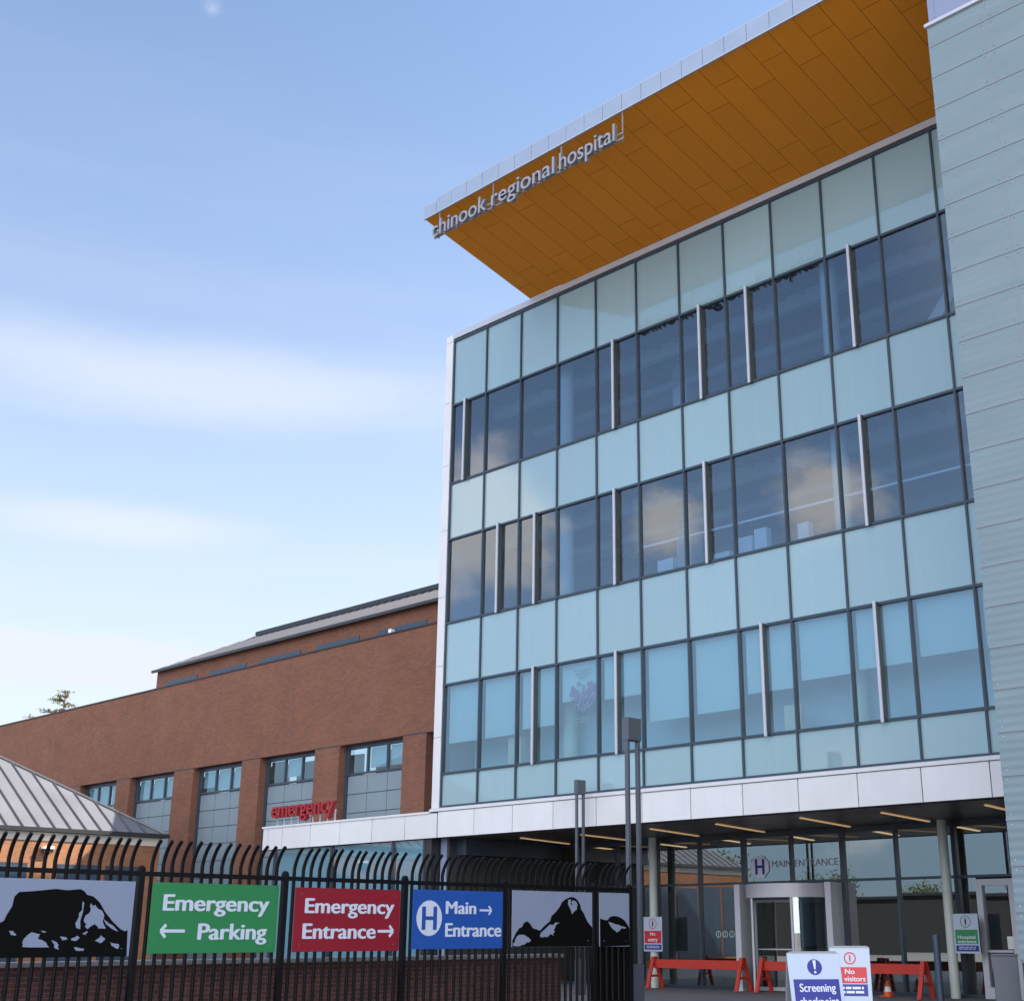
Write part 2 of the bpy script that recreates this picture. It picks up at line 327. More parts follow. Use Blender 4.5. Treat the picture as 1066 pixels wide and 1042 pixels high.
# ------------------------------------------------------------------ mesh helpers
LOC = {}
class MB:
    def __init__(s): s.v = []; s.f = []; s.sm = []
    def add(s, vs, fs, smooth=False):
        o = len(s.v); s.v += [Vector(p) for p in vs]
        for f in fs: s.f.append([o + i for i in f]); s.sm.append(smooth)
        return s
    def box(s, x0, x1, y0, y1, z0, z1):
        if x0 > x1: x0, x1 = x1, x0
        if y0 > y1: y0, y1 = y1, y0
        if z0 > z1: z0, z1 = z1, z0
        return s.add([(x0, y0, z0), (x1, y0, z0), (x1, y1, z0), (x0, y1, z0), (x0, y0, z1), (x1, y0, z1), (x1, y1, z1), (x0, y1, z1)],
                     [(0, 3, 2, 1), (4, 5, 6, 7), (0, 1, 5, 4), (1, 2, 6, 5), (2, 3, 7, 6), (3, 0, 4, 7)])
    def obox(s, o, ax, ay, az):
        """box from corner o along three edge vectors"""
        o, ax, ay, az = map(Vector, (o, ax, ay, az))
        p = [o, o + ax, o + ax + ay, o + ay]; p += [q + az for q in p]
        return s.add(p, [(0, 3, 2, 1), (4, 5, 6, 7), (0, 1, 5, 4), (1, 2, 6, 5), (2, 3, 7, 6), (3, 0, 4, 7)])
    def beam(s, a, b, w, h, up=(0, 0, 1)):
        a, b = Vector(a), Vector(b); d = (b - a).normalized(); u = Vector(up)
        r = d.cross(u)
        if r.length < 1e-4: r = d.cross(Vector((0, 1, 0)))
        r.normalize(); u = r.cross(d)
        return s.obox(a - r * w / 2 - u * h / 2, b - a, r * w, u * h)
    def tube(s, pts, r, n=8, cap=True, r1=None):
        pts = [Vector(p) for p in pts]; k = len(pts); rings = []
        ref = Vector((0, 0, 1)) if abs((pts[-1] - pts[0]).normalized().z) < 0.9 else Vector((1, 0, 0))
        vs = []
        for i, p in enumerate(pts):
            t = (pts[min(i + 1, k - 1)] - pts[max(i - 1, 0)]).normalized()
            a = t.cross(ref).normalized(); b = a.cross(t)
            rr = r if r1 is None else r + (r1 - r) * i / (k - 1)
            vs += [p + (a * math.cos(2 * math.pi * (j + .5) / n) + b * math.sin(2 * math.pi * (j + .5) / n)) * rr for j in range(n)]
        fs = [(i * n + j, i * n + (j + 1) % n, (i + 1) * n + (j + 1) % n, (i + 1) * n + j) for i in range(k - 1) for j in range(n)]
        s.add(vs, fs, n > 5)
        if cap:
            s.add(vs[:n], [tuple(range(n))[::-1]]); s.add(vs[-n:], [tuple(range(n))])
        return s
    def lathe(s, c, prof, n=24):
        c = Vector(c); vs = []
        for r, z in prof: vs += [c + Vector((r * math.cos(2 * math.pi * j / n), r * math.sin(2 * math.pi * j / n), z)) for j in range(n)]
        k = len(prof)
        return s.add(vs, [(i * n + j, i * n + (j + 1) % n, (i + 1) * n + (j + 1) % n, (i + 1) * n + j) for i in range(k - 1) for j in range(n)], True)
    def prism(s, poly, o, u, v, w):
        """extrude a 2-D polygon (u,v) by vector w from origin o"""
        o, u, v, w = map(Vector, (o, u, v, w)); n = len(poly)
        p = [o + u * a + v * b for a, b in poly]; q = [x + w for x in p]
        return s.add(p + q, [tuple(range(n))[::-1], tuple(range(n, 2 * n))] + [(i, (i + 1) % n, n + (i + 1) % n, n + i) for i in range(n)])
    def build(s, name, m, parent=None, loc=None, bevel=0.0):
        base = LOC.get(parent.name, Vector((0, 0, 0))) if parent else Vector(loc or (0, 0, 0))
        me = bpy.data.meshes.new(name)
        me.from_pydata([p - base for p in s.v], [], s.f); me.update()
        me.polygons.foreach_set('use_smooth', s.sm)
        bm = bmesh.new(); bm.from_mesh(me)
        if len(me.polygons) > 1: bmesh.ops.recalc_face_normals(bm, faces=bm.faces); bm.to_mesh(me); bm.free()
        me.materials.append(M[m] if isinstance(m, str) else m)
        o = bpy.data.objects.new(name, me); COL.objects.link(o)
        if parent: o.parent = parent; LOC[o.name] = base
        else: o.location = base; LOC[o.name] = base
        if bevel:
            b = o.modifiers.new('bevel', 'BEVEL'); b.width = bevel; b.segments = 2; b.limit_method = 'ANGLE'
        return o
def tag(o, label, cat, group=None):
    o['label'] = label; o['category'] = cat
    if group: o['group'] = group
    return o
def thing(name, label, cat, loc, group=None):
    o = bpy.data.objects.new(name, None); COL.objects.link(o); o.location = loc; o.empty_display_size = 0.2
    LOC[o.name] = Vector(loc)
    return tag(o, label, cat, group)
def struct(o): o['kind'] = 'structure'; return o

_font_cache = {}
def text_geo(s, bold=0.0, depth=0.01):
    cu = bpy.data.curves.new('text', 'FONT'); cu.body = s; cu.size = 1.0; cu.extrude = depth; cu.offset = bold; cu.resolution_u = 6
    ob = bpy.data.objects.new('text', cu); COL.objects.link(ob)
    bpy.context.view_layer.update()
    dg = bpy.context.evaluated_depsgraph_get()
    me = bpy.data.meshes.new_from_object(ob.evaluated_get(dg))
    vs = [v.co.copy() for v in me.vertices]; fs = [tuple(p.vertices) for p in me.polygons]
    bpy.data.objects.remove(ob); bpy.data.curves.remove(cu); bpy.data.meshes.remove(me)
    return vs, fs
def put_text(mb, s, o, u, v, x0, x1, y0, y1, bold=0.02, depth=0.004, ref=None):
    """fit text s into the box x0..x1 (along u) with baseline y0 and ascender top y1 (along v); faces u x v"""
    vs, fs = text_geo(s, 0.0, 0.5)
    o, u, v = map(Vector, (o, u, v)); n = u.cross(v).normalized()
    xa = min(p.x for p in vs) - bold; xb = max(p.x for p in vs) + bold
    rv, _ = text_geo(ref or 'H', 0.0, 0.0); ya = 0.0; yb = max(p.y for p in rv)
    sx = (x1 - x0) / (xb - xa); sy = (y1 - y0) / (yb - ya)
    k = 0
    for ox, oy in ((0, 0), (bold, 0), (-bold, 0), (bold * .5, bold * .4), (-bold * .5, -bold * .4)) if bold else ((0, 0),):
        mb.add([o + u * (x0 + (p.x + ox - xa) * sx) + v * (y0 + (p.y + oy - ya) * sy) + n * ((p.z + 0.5) * depth + 0.0004 * k) for p in vs], fs); k += 1
def arrow(mb, o, u, v, x0, x1, y, h, t, left=False, depth=0.004):
    o, u, v = map(Vector, (o, u, v)); n = u.cross(v).normalized()
    tip, tail, sg = (x0, x1, 1) if left else (x1, x0, -1)
    def seg(a, b):
        a, b = Vector((*a, 0)), Vector((*b, 0)); d = (b - a).normalized(); p = Vector((-d.y, d.x, 0)) * t / 2
        mb.prism([((a + p).x, (a + p).y), ((a - p).x, (a - p).y), ((b - p).x, (b - p).y), ((b + p).x, (b + p).y)], o, u, v, n * depth)
    seg((tip + sg * t * 0.6, y), (tail, y)); o = o + n * 0.0007
    seg((tip, y), (tip + sg * h * 0.9, y + h)); o = o + n * 0.0007
    seg((tip, y), (tip + sg * h * 0.9, y - h))
def disc(mb, o, u, v, c, r, depth, n=28, ry=None):
    o, u, v = map(Vector, (o, u, v)); w = u.cross(v).normalized() * depth; ry = ry or r
    mb.prism([(c[0] + r * math.cos(2 * math.pi * k / n), c[1] + ry * math.sin(2 * math.pi * k / n)) for k in range(n)], o, u, v, w)
def ring(mb, o, u, v, c, r, t, depth, n=28):
    o, u, v = map(Vector, (o, u, v)); w = u.cross(v).normalized() * depth
    for k in range(n):
        a, b = 2 * math.pi * k / n, 2 * math.pi * (k + 1) / n
        mb.prism([(c[0] + q * math.cos(x), c[1] + q * math.sin(x)) for q, x in ((r - t, a), (r, a), (r, b), (r - t, b))], o, u, v, w)
def rect(mb, o, u, v, x0, x1, y0, y1, depth):
    o, u, v = map(Vector, (o, u, v)); w = u.cross(v).normalized() * depth
    mb.prism([(x0, y0), (x1, y0), (x1, y1), (x0, y1)], o, u, v, w)

# ------------------------------------------------------------------ ground
struct(MB().add([(-3000, -3000, 0), (3000, -3000, 0), (3000, 3000, 0), (-3000, 3000, 0)], [(0, 1, 2, 3)]).build('ground', 'asphalt'))
struct(MB().box(-28.6, 6, 21.0, 42.0, -0.2, 0.10).build('entrance_paving', 'paving', bevel=0.02))

# ------------------------------------------------------------------ main glass building
FY = 24.55; X0 = -28.63; W = 1.5
ROW = [19.08, 16.906, 14.364, 12.596, 10.056, 8.25, 5.739, 4.83]
gb = thing('glass_building', 'tall teal glass hospital building with an orange soffit under its roof', 'building', (-19.5, FY, 0))
NC = 12
def pane(name, x0, x1, z0, z1, m, y=FY + 0.03, tilt=True):
    th = 0.012
    e = [random.uniform(-0.0018, 0.0018) for _ in range(2)] if tilt else (0, 0)
    w, h = x1 - x0, z1 - z0
    ys = [y - e[0] * w / 2 - e[1] * h / 2, y + e[0] * w / 2 - e[1] * h / 2, y + e[0] * w / 2 + e[1] * h / 2, y - e[0] * w / 2 + e[1] * h / 2]
    q = [(x0, ys[0], z0), (x1, ys[1], z0), (x1, ys[2], z1), (x0, ys[3], z1)]
    MB().add(q, [(0, 1, 2, 3)]).build(name, m, gb)
for r in (0, 2, 4, 6):
    for c in range(NC):
        MB().box(X0 + c * W + 0.02, X0 + (c + 1) * W - 0.02, FY + 0.02, FY + 0.06, ROW[r + 1] + 0.02, ROW[r] - 0.02).build('spandrel_panel', 'spandrel', gb)
FINS = {1: [0.43, 4.47, 6.47, 7.47, 9.47], 3: [1.48, 2.48, 4.47, 6.48, 9.46], 5: [2.48, 4.47, 7.48, 9.48]}
for r in (1, 3, 5):
    for c in range(NC):
        cuts = [c] + [f for f in FINS[r] if c < f < c + 1] + [c + 1]
        for a, b in zip(cuts, cuts[1:]):
            pane('window_pane', X0 + a * W + 0.02, X0 + b * W - 0.02, ROW[r + 1] + 0.02, ROW[r] - 0.02, 'pane_clear' if r == 5 else 'pane')
    for f in FINS[r]:
        x = X0 + f * W
        fo = MB().box(x - 0.035, x + 0.045, FY - 0.085, FY + 0.05, ROW[r + 1] - 0.03, ROW[r] + 0.03).build('sunshade_fin', 'fin_side', gb)
        MB().box(x - 0.042, x + 0.026, FY - 0.12, FY - 0.088, ROW[r + 1] - 0.05, ROW[r] + 0.05).build('fin_cap', 'trim_metal', fo)
for c in range(NC + 1):
    x = X0 + c * W
    MB().box(x - 0.023, x + 0.023, FY - 0.035, FY + 0.10, ROW[7], ROW[0]).build('mullion', 'mullion', gb)
for z in ROW:
    MB().box(X0 - 0.03, X0 + NC * W + 0.03, FY - 0.030, FY + 0.095, z - 0.03, z + 0.03).build('transom', 'mullion', gb)
# white corner strip in pieces with thin joints
cs = MB(); zz = 4.72; step = 2.05
MB().box(-28.93, -28.68, FY - 0.01, FY + 0.3, 4.75, 19.3).build('corner_backing', 'joint', gb)
while zz < 19.25:
    z1 = min(zz + step, 19.3); cs.box(-28.98, -28.665, FY - 0.05, FY - 0.011, zz + 0.006, z1 - 0.006); zz = z1
cs.build('corner_strip', 'white_metal', gb)
MB().box(-28.98, -10.6, FY - 0.035, FY + 0.25, 19.16, 19.345).build('roof_trim', 'trim_metal', gb)
# base band
MB().box(-28.95, -10.4, FY - 0.05, FY + 0.35, 4.02, 4.68).build('band_backing', 'joint', gb)
bx = [-28.63 + W * k for k in range(NC + 1)]
for a, b in zip(bx, bx[1:]):
    MB().box(a + 0.012, b - 0.012, FY - 0.10, FY - 0.052, 4.0, 4.69).build('band_panel', 'white_metal', gb)
MB().box(-28.98, -10.4, FY - 0.13, FY + 0.2, 4.705, 4.775).build('band_ledge', 'white_metal', gb)
MB().box(-28.98, -10.4, FY - 0.08, FY + 0.2, 4.777, 4.80).build('ledge_cap', 'trim_metal', gb)
# bodies: side, back and roof
MB().box(-28.95, -28.7, FY + 0.32, 45, 0, 19.2).build('side_wall', 'lavender', gb)
MB().box(-28.65, -5, 44.7, 45, 0, 19.2).build('back_wall', 'interior_wall', gb)
MB().box(-28.9, -5, FY + 0.3, 45, 19.21, 19.42).build('roof_slab', 'coping', gb)
for zf in (4.1, 8.55, 12.95, 17.25):
    if zf > 5:
        MB().box(-28.6, -8, FY + 0.3, 44.6, zf, zf + 0.42).build('floor_slab', 'interior_ceiling', gb)
MB().box(-28.6, -8, FY + 0.12, FY + 0.2, 4.85, 5.70).build('sill_backing', 'interior_wall', gb)
for zz0, zz1 in ((8.3, 10.0), (12.65, 14.3), (16.95, 19.05)):
    MB().box(-28.6, -8, FY + 0.12, FY + 0.2, zz0, zz1).build('sill_backing', 'interior_wall', gb)
MB().box(-28.6, -8, 36.0, 36.2, 4.6, 19.2).build('inner_wall', 'interior_wall', gb)
for (z0, z1) in ((13.40, 17.24), (8.99, 12.94)):
    for x in (-23.98 - 0.35, -15.1 - 0.35):
        MB().tube([(x, 25.15, z0), (x, 25.15, z1)], 0.21, 20).build('interior_column', 'column', gb)
    for x in (-22.0, -13.0):
        MB().box(x - 0.25, x + 0.25, 27.4, 27.9, z0, z1).build('interior_column', 'beam', gb)
    for y in (26.2, 28.9, 31.6, 34.2):
        MB().box(-28.5, -8.5, y - 0.10, y + 0.10, z1 - 0.42, z1 - 0.02).build('ceiling_beam', 'beam', gb)
    jj = MB()
    for k in range(34):
        xx = -28.2 + k * 0.6; jj.box(xx - 0.03, xx + 0.03, 25.0, 35.9, z1 - 0.16, z1 - 0.005)
    jj.build('ceiling_joists', 'interior_wall', gb)
    MB().tube([(-28, 27.5, z1 - 0.62), (-9, 27.5, z1 - 0.62)], 0.16, 14).build('air_duct', 'trim_metal', gb)
MB().beam((-14.6, 27.0, 14.5), (-12.3, 27.0, 17.1), 0.3, 0.3).build('diagonal_brace', 'beam', gb)
MB().beam((-12.0, 26.6, 14.0), (-13.0, 26.6, 16.9), 0.25, 0.25).build('diagonal_brace', 'beam', gb)
MB().box(-21.5, -8.6, 25.0, 25.06, 11.0, 11.05).build('sill_rail', 'beam', gb)
# desk clutter on the middle floor
for x, w, h in ((-20.9, 0.5, 0.42), (-18.35, 0.42, 0.5), (-17.85, 0.36, 0.62), (-16.6, 0.3, 0.5), (-19.1, 0.5, 0.25)):
    MB().box(x, x + w, 24.95, 25.15, 9.9, 10.12 + h).build('desk_screen', 'paper', gb)
MB().box(-20.6, -16.0, 24.9, 25.5, 9.85, 10.0).build('desk', 'beam', gb)
# roller blinds of the lower floor
BL = [0.66, 0.66, 0.62, 0.40, 0.44, 0.73, 0.72, 0.60, 0.55, 0.53, 0.50, 0.49]
zt, zb = ROW[5], ROW[6]
for c in range(NC):
    MB().box(X0 + c * W + 0.07, X0 + (c + 1) * W - 0.04, FY + 0.17, FY + 0.18, zt - BL[c] * (zt - zb), zt - 0.03).build('roller_blind', 'blind', gb)
for x in (-24.33, -15.45):
    MB().tube([(x, 25.3, 4.9), (x, 25.3, 8.5)], 0.2, 20).build('interior_column', 'column', gb)
for x, w, h in ((-26.3, 0.5, 0.8), (-17.2, 0.45, 0.65)):
    MB().box(x, x + w, 24.9, 25.05, 5.3, 5.75 + h).build('cardboard_box', 'soffit_cream', gb)
MB().box(-28.6, -8, 25.75, 25.85, 4.6, 8.5).build('partition', 'blue_wall', gb)

# roof overhang
OY = 20.43
ov = MB().add([(-25.24, OY, 20.285), (-9.83, OY, 20.285), (-9.83, FY - 0.036, 19.355), (-25.24, FY - 0.036, 19.355),
               (-25.24, OY, 20.33), (-5, OY, 20.33), (-5, FY + 0.4, 19.43), (-25.24, FY + 0.4, 19.43)],
              [(0, 1, 2, 3)])
ov.build('orange_soffit', 'soffit', gb)
MB().add([(-25.24, OY, 20.30), (-9.83, OY, 20.30), (-9.83, 34, 20.30), (-25.24, 34, 20.30), (-25.24, OY, 20.60), (-9.83, OY, 20.68), (-9.83, 34, 20.68), (-25.24, 34, 20.60)],
         [(4, 5, 6, 7), (1, 2, 6, 5), (2, 3, 7, 6), (0, 4, 7, 3), (0, 1, 5, 4)]).build('overhang_roof', 'coping', gb)
MB().add([(-25.242, OY, 20.31), (-25.242, FY - 0.10, 19.40), (-25.242, FY - 0.10, 20.3)], [(0, 1, 2)]).build('overhang_end', 'soffit', gb)
fa = MB(); xx = -25.27; k = 0
while xx < -9.9:
    w = 0.55 if k == 0 else 0.62
    w = min(w, -9.84 - xx); zt_ = 20.66 if k == 0 else 20.745
    fa.box(xx + 0.006, xx + w - 0.006, OY - 0.06, OY - 0.012, 20.27, zt_); xx += w; k += 1
fa.build('fascia', 'fascia', gb)
MB().box(-25.27, -24.72, OY - 0.05, OY + 0.10, 20.662, 20.685).build('fascia_cap', 'trim_metal', gb)
MB().box(-24.72, -9.84, OY - 0.05, OY + 0.10, 20.747, 20.77).build('fascia_cap', 'trim_metal', gb)
MB().box(-25.27, -9.84, OY - 0.075, OY - 0.061, 20.255, 20.285).build('fascia_edge', 'trim_metal', gb)

# ------------------------------------------------------------------ entrance under the glass building
EY = 29.0
MB().box(-28.6, -8, FY + 0.36, EY + 10, 4.0, 4.06).build('entrance_ceiling', 'dark_soffit', gb)
for (xa, ya, xb, yb) in ((-26.945, 26.05, -27.8, 28.85), (-24.845, 26.25, -25.45, 28.85), (-22.166, 25.98, -22.93, 28.85), (-20.018, 25.9, -20.75, 28.85),
                         (-17.514, 25.8, -18.16, 28.85), (-15.442, 25.87, -15.92, 28.75), (-12.944, 25.76, -13.35, 28.25)):
    MB().beam((xa, ya, 3.985), (xb, yb, 3.985), 0.07, 0.025).build('strip_light', 'strip', gb)
    dx, dy = (xb - xa) / (yb - ya), 1
    MB().beam((xb + dx * 0.9, yb + 0.9, 3.985), (xb + dx * 3.6, yb + 3.6, 3.985), 0.09, 0.025).build('strip_light', 'strip_in', gb)
EM = [-24.53 + 1.507 * k for k in range(-2, 8)]
EM = [-27.55, -26.04, -24.53, -23.03, -21.55, -20.04, -18.51, -17.0, -15.46, -14.07, -12.6, -11.1]
for k, (a, b) in enumerate(zip(EM, EM[1:])):
    pane('glass_pane', a + 0.03, b - 0.03, 2.76, 3.86, 'entry_glass', EY + 0.02)
    if not (-21.6 < (a + b) / 2 < -18.5):
        if abs(a + 15.46) < 0.01:
            pane('glass_pane', a + 0.03, -15.0, 0.18, 2.70, 'entry_glass', EY + 0.02)
        else:
            pane('glass_pane', a + 0.03, b - 0.03, 0.18, 2.70, 'entry_glass', EY + 0.02)
for k, x in enumerate(EM):
    w = 0.055 if k in (4, 6, 8) else 0.035
    MB().box(x - w, x + w, EY - 0.05, EY + 0.10, 2.70 if k == 5 else 0.1, 3.94).build('entrance_mullion', 'mullion', gb)
MB().box(-28.6, -10, EY - 0.06, EY + 0.11, 3.86, 3.998).build('entrance_header', 'mullion', gb)
MB().box(-28.6, -10, EY - 0.045, EY + 0.095, 2.70, 2.76).build('entrance_transom', 'mullion', gb)
for a, b in ((-28.6, -21.6), (-18.46, -14.95)):
    MB().box(a, b, EY - 0.046, EY + 0.094, 0.1, 0.18).build('entrance_sill', 'mullion', gb)
# side wall of the porch, dark glass on dark frame
MB().box(-28.68, -28.602, FY + 0.34, EY + 6, 0, 3.99).build('porch_wall', 'interior_dark', gb)
MB().box(-28.60, -28.2, FY + 0.6, EY - 0.1, 3.55, 3.99).build('porch_beam', 'mullion', gb)
# lobby
MB().box(-28.5, -8, 38.0, 38.2, 0.1, 4.0).build('lobby_back_wall', 'interior_dark', gb)
MB().box(-28.5, -24.0, 36.6, 36.8, 0.1, 4.0).build('lobby_timber_wall', 'interior_warm', gb)
MB().box(-18.0, -16.2, 33.5, 34.2, 0.1, 1.1).build('reception_desk', 'interior_warm', gb)
MB().box(-28.5, -8, EY + 0.2, 38, 0.1, 0.106).build('lobby_floor', 'interior_floor', gb)
for x, y in ((-22.5, 33), (-14.5, 34)):
    MB().tube([(x, y, 0.1), (x, y, 4.0)], 0.2, 18).build('lobby_column', 'column', gb)
MB().box(-24.4, -21.8, 31.5, 31.6, 2.25, 2.36).box(-24.4, -24.3, 31.5, 31.6, 0.11, 2.25).box(-23.1, -23.0, 31.5, 31.6, 0.11, 2.25).box(-21.9, -21.8, 31.5, 31.6, 0.11, 2.25).build('inner_door_frame', 'mullion', gb)
# slender pale columns outside the glass
for x in (-24.37, -15.53):
    MB().tube([(x, 28.62, 0.1), (x, 28.62, 3.998)], 0.11, 20).build('porch_column', 'column', gb)
# revolving door
rd = MB().box(-21.25, -18.80, 28.95, 29.10, 2.36, 2.68).build('revolving_door', 'alu', gb)
for xa in (-21.49, -18.78): MB().box(xa + (0 if xa < -20 else .05), xa + (0.17 if xa < -20 else .22), 28.45, 29.15, 0.1, 2.68).build('portal_jamb', 'alu', rd)
drum = MB()
n = 28; cx, cy, rr = -20.03, 28.98, 1.19
vs = []
for z in (2.33, 2.66):
    for j in range(n): vs.append((cx + rr * math.cos(2 * math.pi * j / n), cy + rr * math.sin(2 * math.pi * j / n), z))
drum.add(vs, [(j, (j + 1) % n, n + (j + 1) % n, n + j) for j in range(n)], True)
drum.add(vs[:n], [tuple(range(n))]); drum.add(vs[n:], [tuple(range(n))])
drum.build('door_drum', 'alu', rd)
for a0, a1 in ((150, 238), (302, 390)):
    g = MB(); k = 8; q = []
    for z in (0.12, 2.33):
        for j in range(k + 1):
            a = R(a0 + (a1 - a0) * j / k); q.append((cx + 1.12 * math.cos(a), cy + 1.12 * math.sin(a), z))
    g.add(q, [(j, j + 1, k + 2 + j, k + 1 + j) for j in range(k)], True); g.build('curved_glass', 'entry_glass', rd)
    for a in (a0, a1):
        p = (cx + 1.12 * math.cos(R(a)), cy + 1.12 * math.sin(R(a)))
        MB().tube([(*p, 0.12), (*p, 2.33)], 0.035, 10).build('door_stile', 'alu', rd)
for a in (75, 195, 315):
    d = Vector((math.cos(R(a)), math.sin(R(a)), 0))
    c0 = Vector((cx, cy, 0))
    w_ = MB(); w_.add([c0 + d * .08 + Vector((0, 0, .2)), c0 + d * 1.0 + Vector((0, 0, .2)), c0 + d * 1.0 + Vector((0, 0, 2.25)), c0 + d * .08 + Vector((0, 0, 2.25))], [(0, 1, 2, 3)])
    w_.build('door_wing', 'entry_glass', rd)
    f_ = MB()
    f_.beam(c0 + d * 1.03 + Vector((0, 0, .12)), c0 + d * 1.03 + Vector((0, 0, 2.3)), 0.05, 0.05)
    f_.beam(c0 + d * .05 + Vector((0, 0, .16)), c0 + d * 1.0 + Vector((0, 0, .16)), 0.04, 0.09)
    f_.beam(c0 + d * .05 + Vector((0, 0, 2.27)), c0 + d * 1.0 + Vector((0, 0, 2.27)), 0.04, 0.07)
    f_.beam(c0 + d * .1 + Vector((0, 0, 1.1)), c0 + d * .98 + Vector((0, 0, 1.1)), 0.03, 0.03)
    f_.build('wing_frame', 'alu', rd)
MB().tube([(cx, cy, .1), (cx, cy, 2.33)], 0.05, 12).build('door_pivot', 'alu', rd)
# swing door at the right
sd = MB().box(-14.97, -14.83, EY - 0.08, EY + 0.1, 0.1, 2.66).box(-14.19, -14.03, EY - 0.08, EY + 0.1, 0.1, 2.66).box(-14.83, -14.19, EY - 0.078, EY + 0.098, 2.52, 2.66).box(-14.83, -14.19, EY - 0.078, EY + 0.098, 0.1, 0.34).build('swing_door', 'alu', gb)
MB().add([(-14.83, EY, .34), (-14.19, EY, .34), (-14.19, EY, 2.52), (-14.83, EY, 2.52)], [(0, 1, 2, 3)]).build('door_glass', 'entry_glass', sd)
MB().box(-14.82, -14.20, EY - 0.10, EY - 0.06, 1.08, 1.13).build('push_bar', 'alu', sd)

# signs and lettering on the entrance glass
UX, UZ, UY = Vector((1, 0, 0)), Vector((0, 0, 1)), Vector((0, 1, 0))
def bars(mb, o, u, v, x0, x1, ys, t, d, gaps=3):
    for y in ys:
        x = x0
        while x < x1 - 0.01:
            w = min(random.uniform(0.06, 0.14), x1 - x); rect(mb, o, u, v, x, x + w, y, y + t, d); x += w + 0.018
def figure(mb, o, u, v, cx_, cy_, h, d):
    disc(mb, o, u, v, (cx_, cy_ + h * 0.38), h * 0.12, d, 14)
    rect(mb, o, u, v, cx_ - h * .13, cx_ + h * .13, cy_ - h * .12, cy_ + h * .24, d)
    rect(mb, o, u, v, cx_ - h * .11, cx_ - h * .02, cy_ - h * .5, cy_ - h * .12, d)
    rect(mb, o, u, v, cx_ + h * .02, cx_ + h * .11, cy_ - h * .5, cy_ - h * .12, d)
def door_sign(x, z, w, h, label, pcol, bcol, lines, name='notice_sign'):
    o = Vector((x, 28.47, z)); t = thing(name, label, 'sign', (x + w / 2, 28.48, z))
    m = MB(); rect(m, o + UY * 0.012, UX, UZ, 0, w, 0, h, 0.012); m.build('sign_board', 'board_white', t)
    m = MB(); rect(m, o, UX, UZ, 0.03, w - 0.03, h * .235, h * .595, 0.003); m.build('message_block', bcol, t)
    m = MB(); rect(m, o, UX, UZ, 0.03, w - 0.03, h * .05, h * .20, 0.003); m.build('footer_block', 'navy', t)
    m = MB(); ring(m, o, UX, UZ, (w / 2, h * .80), h * .155, h * .02, 0.003); m.build('ring_symbol', pcol, t)
    m = MB(); figure(m, o, UX, UZ, w / 2, h * .80, h * .18, 0.003); m.build('figure_symbol', 'black_print', t)
    m = MB(); o2 = o - UY * 0.0035
    for s_, x0, x1, y0, y1 in lines: put_text(m, s_, o2, UX, UZ, x0 * w, x1 * w, y0 * h, y1 * h, 0.02, 0.002)
    bars(m, o2, UX, UZ, w * .16, w * .84, (h * .10, h * .145), h * .018, 0.002)
    m.build('lettering', 'white_print', t)
door_sign(-24.61, 1.02, 0.65, 0.885, 'white and red no entry notice on the pale column beside the lamp post', 'red_print', 'red_print', [('No', .36, .64, .46, .55), ('entry', .24, .76, .29, .40)])
door_sign(-15.37, 1.06, 0.61, 0.845, 'white and green notice with ringed figure on the pale column near the swing door', 'green_print', 'green_print', [('Hospital', .15, .85, .37, .45), ('entrance', .13, .87, .26, .34)])
h_ = thing('hospital_sign', 'pale octagonal H sign on the glass above the revolving door', 'sign', (-21.03, EY - 0.06, 2.84))
m = MB(); o = Vector((-21.03, EY + 0.010, 3.13)); a8 = R(22.5)
m.prism([(0.30 * math.cos(a8 + R(45 * k)), 0.30 * math.sin(a8 + R(45 * k))) for k in range(8)], o, UX, UZ, -UY * 0.02); m.build('sign_board', 'white_print', h_)
m = MB(); put_text(m, 'H', o - UY * 0.022, UX, UZ, -0.15, 0.15, -0.19, 0.19, 0.03, 0.004); m.build('lettering', 'navy', h_)
m = MB(); put_text(m, 'MAIN ENTRANCE', Vector((-20.66, EY + 0.014, 3.10)), UX, UZ, 0, 2.0, 0, 0.17, 0.0, 0.003)
tag(m.build('glass_lettering', 'glass_print', None, (-20.66, EY, 3.1)), 'faint grey capitals on the glass right of the H sign', 'lettering')
pc = thing('pictogram_strip', 'row of small round pale pictograms stuck on the glass left of revolving door', 'sticker', (-22.1, EY - 0.01, 1.36))
for k in range(4):
    m = MB(); o = Vector((-22.47 + k * 0.22, EY + 0.012, 1.46)); ring(m, o, UX, UZ, (0, 0), 0.09, 0.03, 0.003, 20); figure(m, o, UX, UZ, 0, 0, 0.09, 0.003); m.build('pictogram', 'pict', pc)
pn = MB().box(-14.36, -14.215, EY - 0.012, EY - 0.006, 1.15, 1.42).build('paper_notice', 'paper', None, (-14.29, EY - 0.01, 1.15))
tag(pn, 'small sheet of white paper taped to the swing door glass', 'notice')

# paper heart in a lower-floor window
hp = thing('heart_decoration', 'heart made of small mauve paper notes stuck inside a lower window', 'decoration', (-23.25, FY + 0.08, 6.9))
hm = MB(); hx, hz = -23.25, 7.22
pts = []
while len(pts) < 110:
    a, b = random.uniform(-1.25, 1.25), random.uniform(-1.2, 1.25)
    if (a * a + b * b - 1) ** 3 - a * a * b ** 3 < 0: pts.append((a, b))
for i, (a, b) in enumerate(pts):
    s_ = random.uniform(0.03, 0.052); o = Vector((hx + a * 0.42, FY + 0.085 + i * 0.0003, hz + b * 0.36)); t_ = random.uniform(0, 1.5)
    u = Vector((math.cos(t_), 0, math.sin(t_))); v = Vector((-math.sin(t_), 0, math.cos(t_)))
    hm.prism([(-s_, -s_ * .8), (s_, -s_ * .8), (s_, s_ * .8), (-s_, s_ * .8)], o, u, v, -UY * 0.0002)
hm.build('paper_notes', 'mauve', hp)
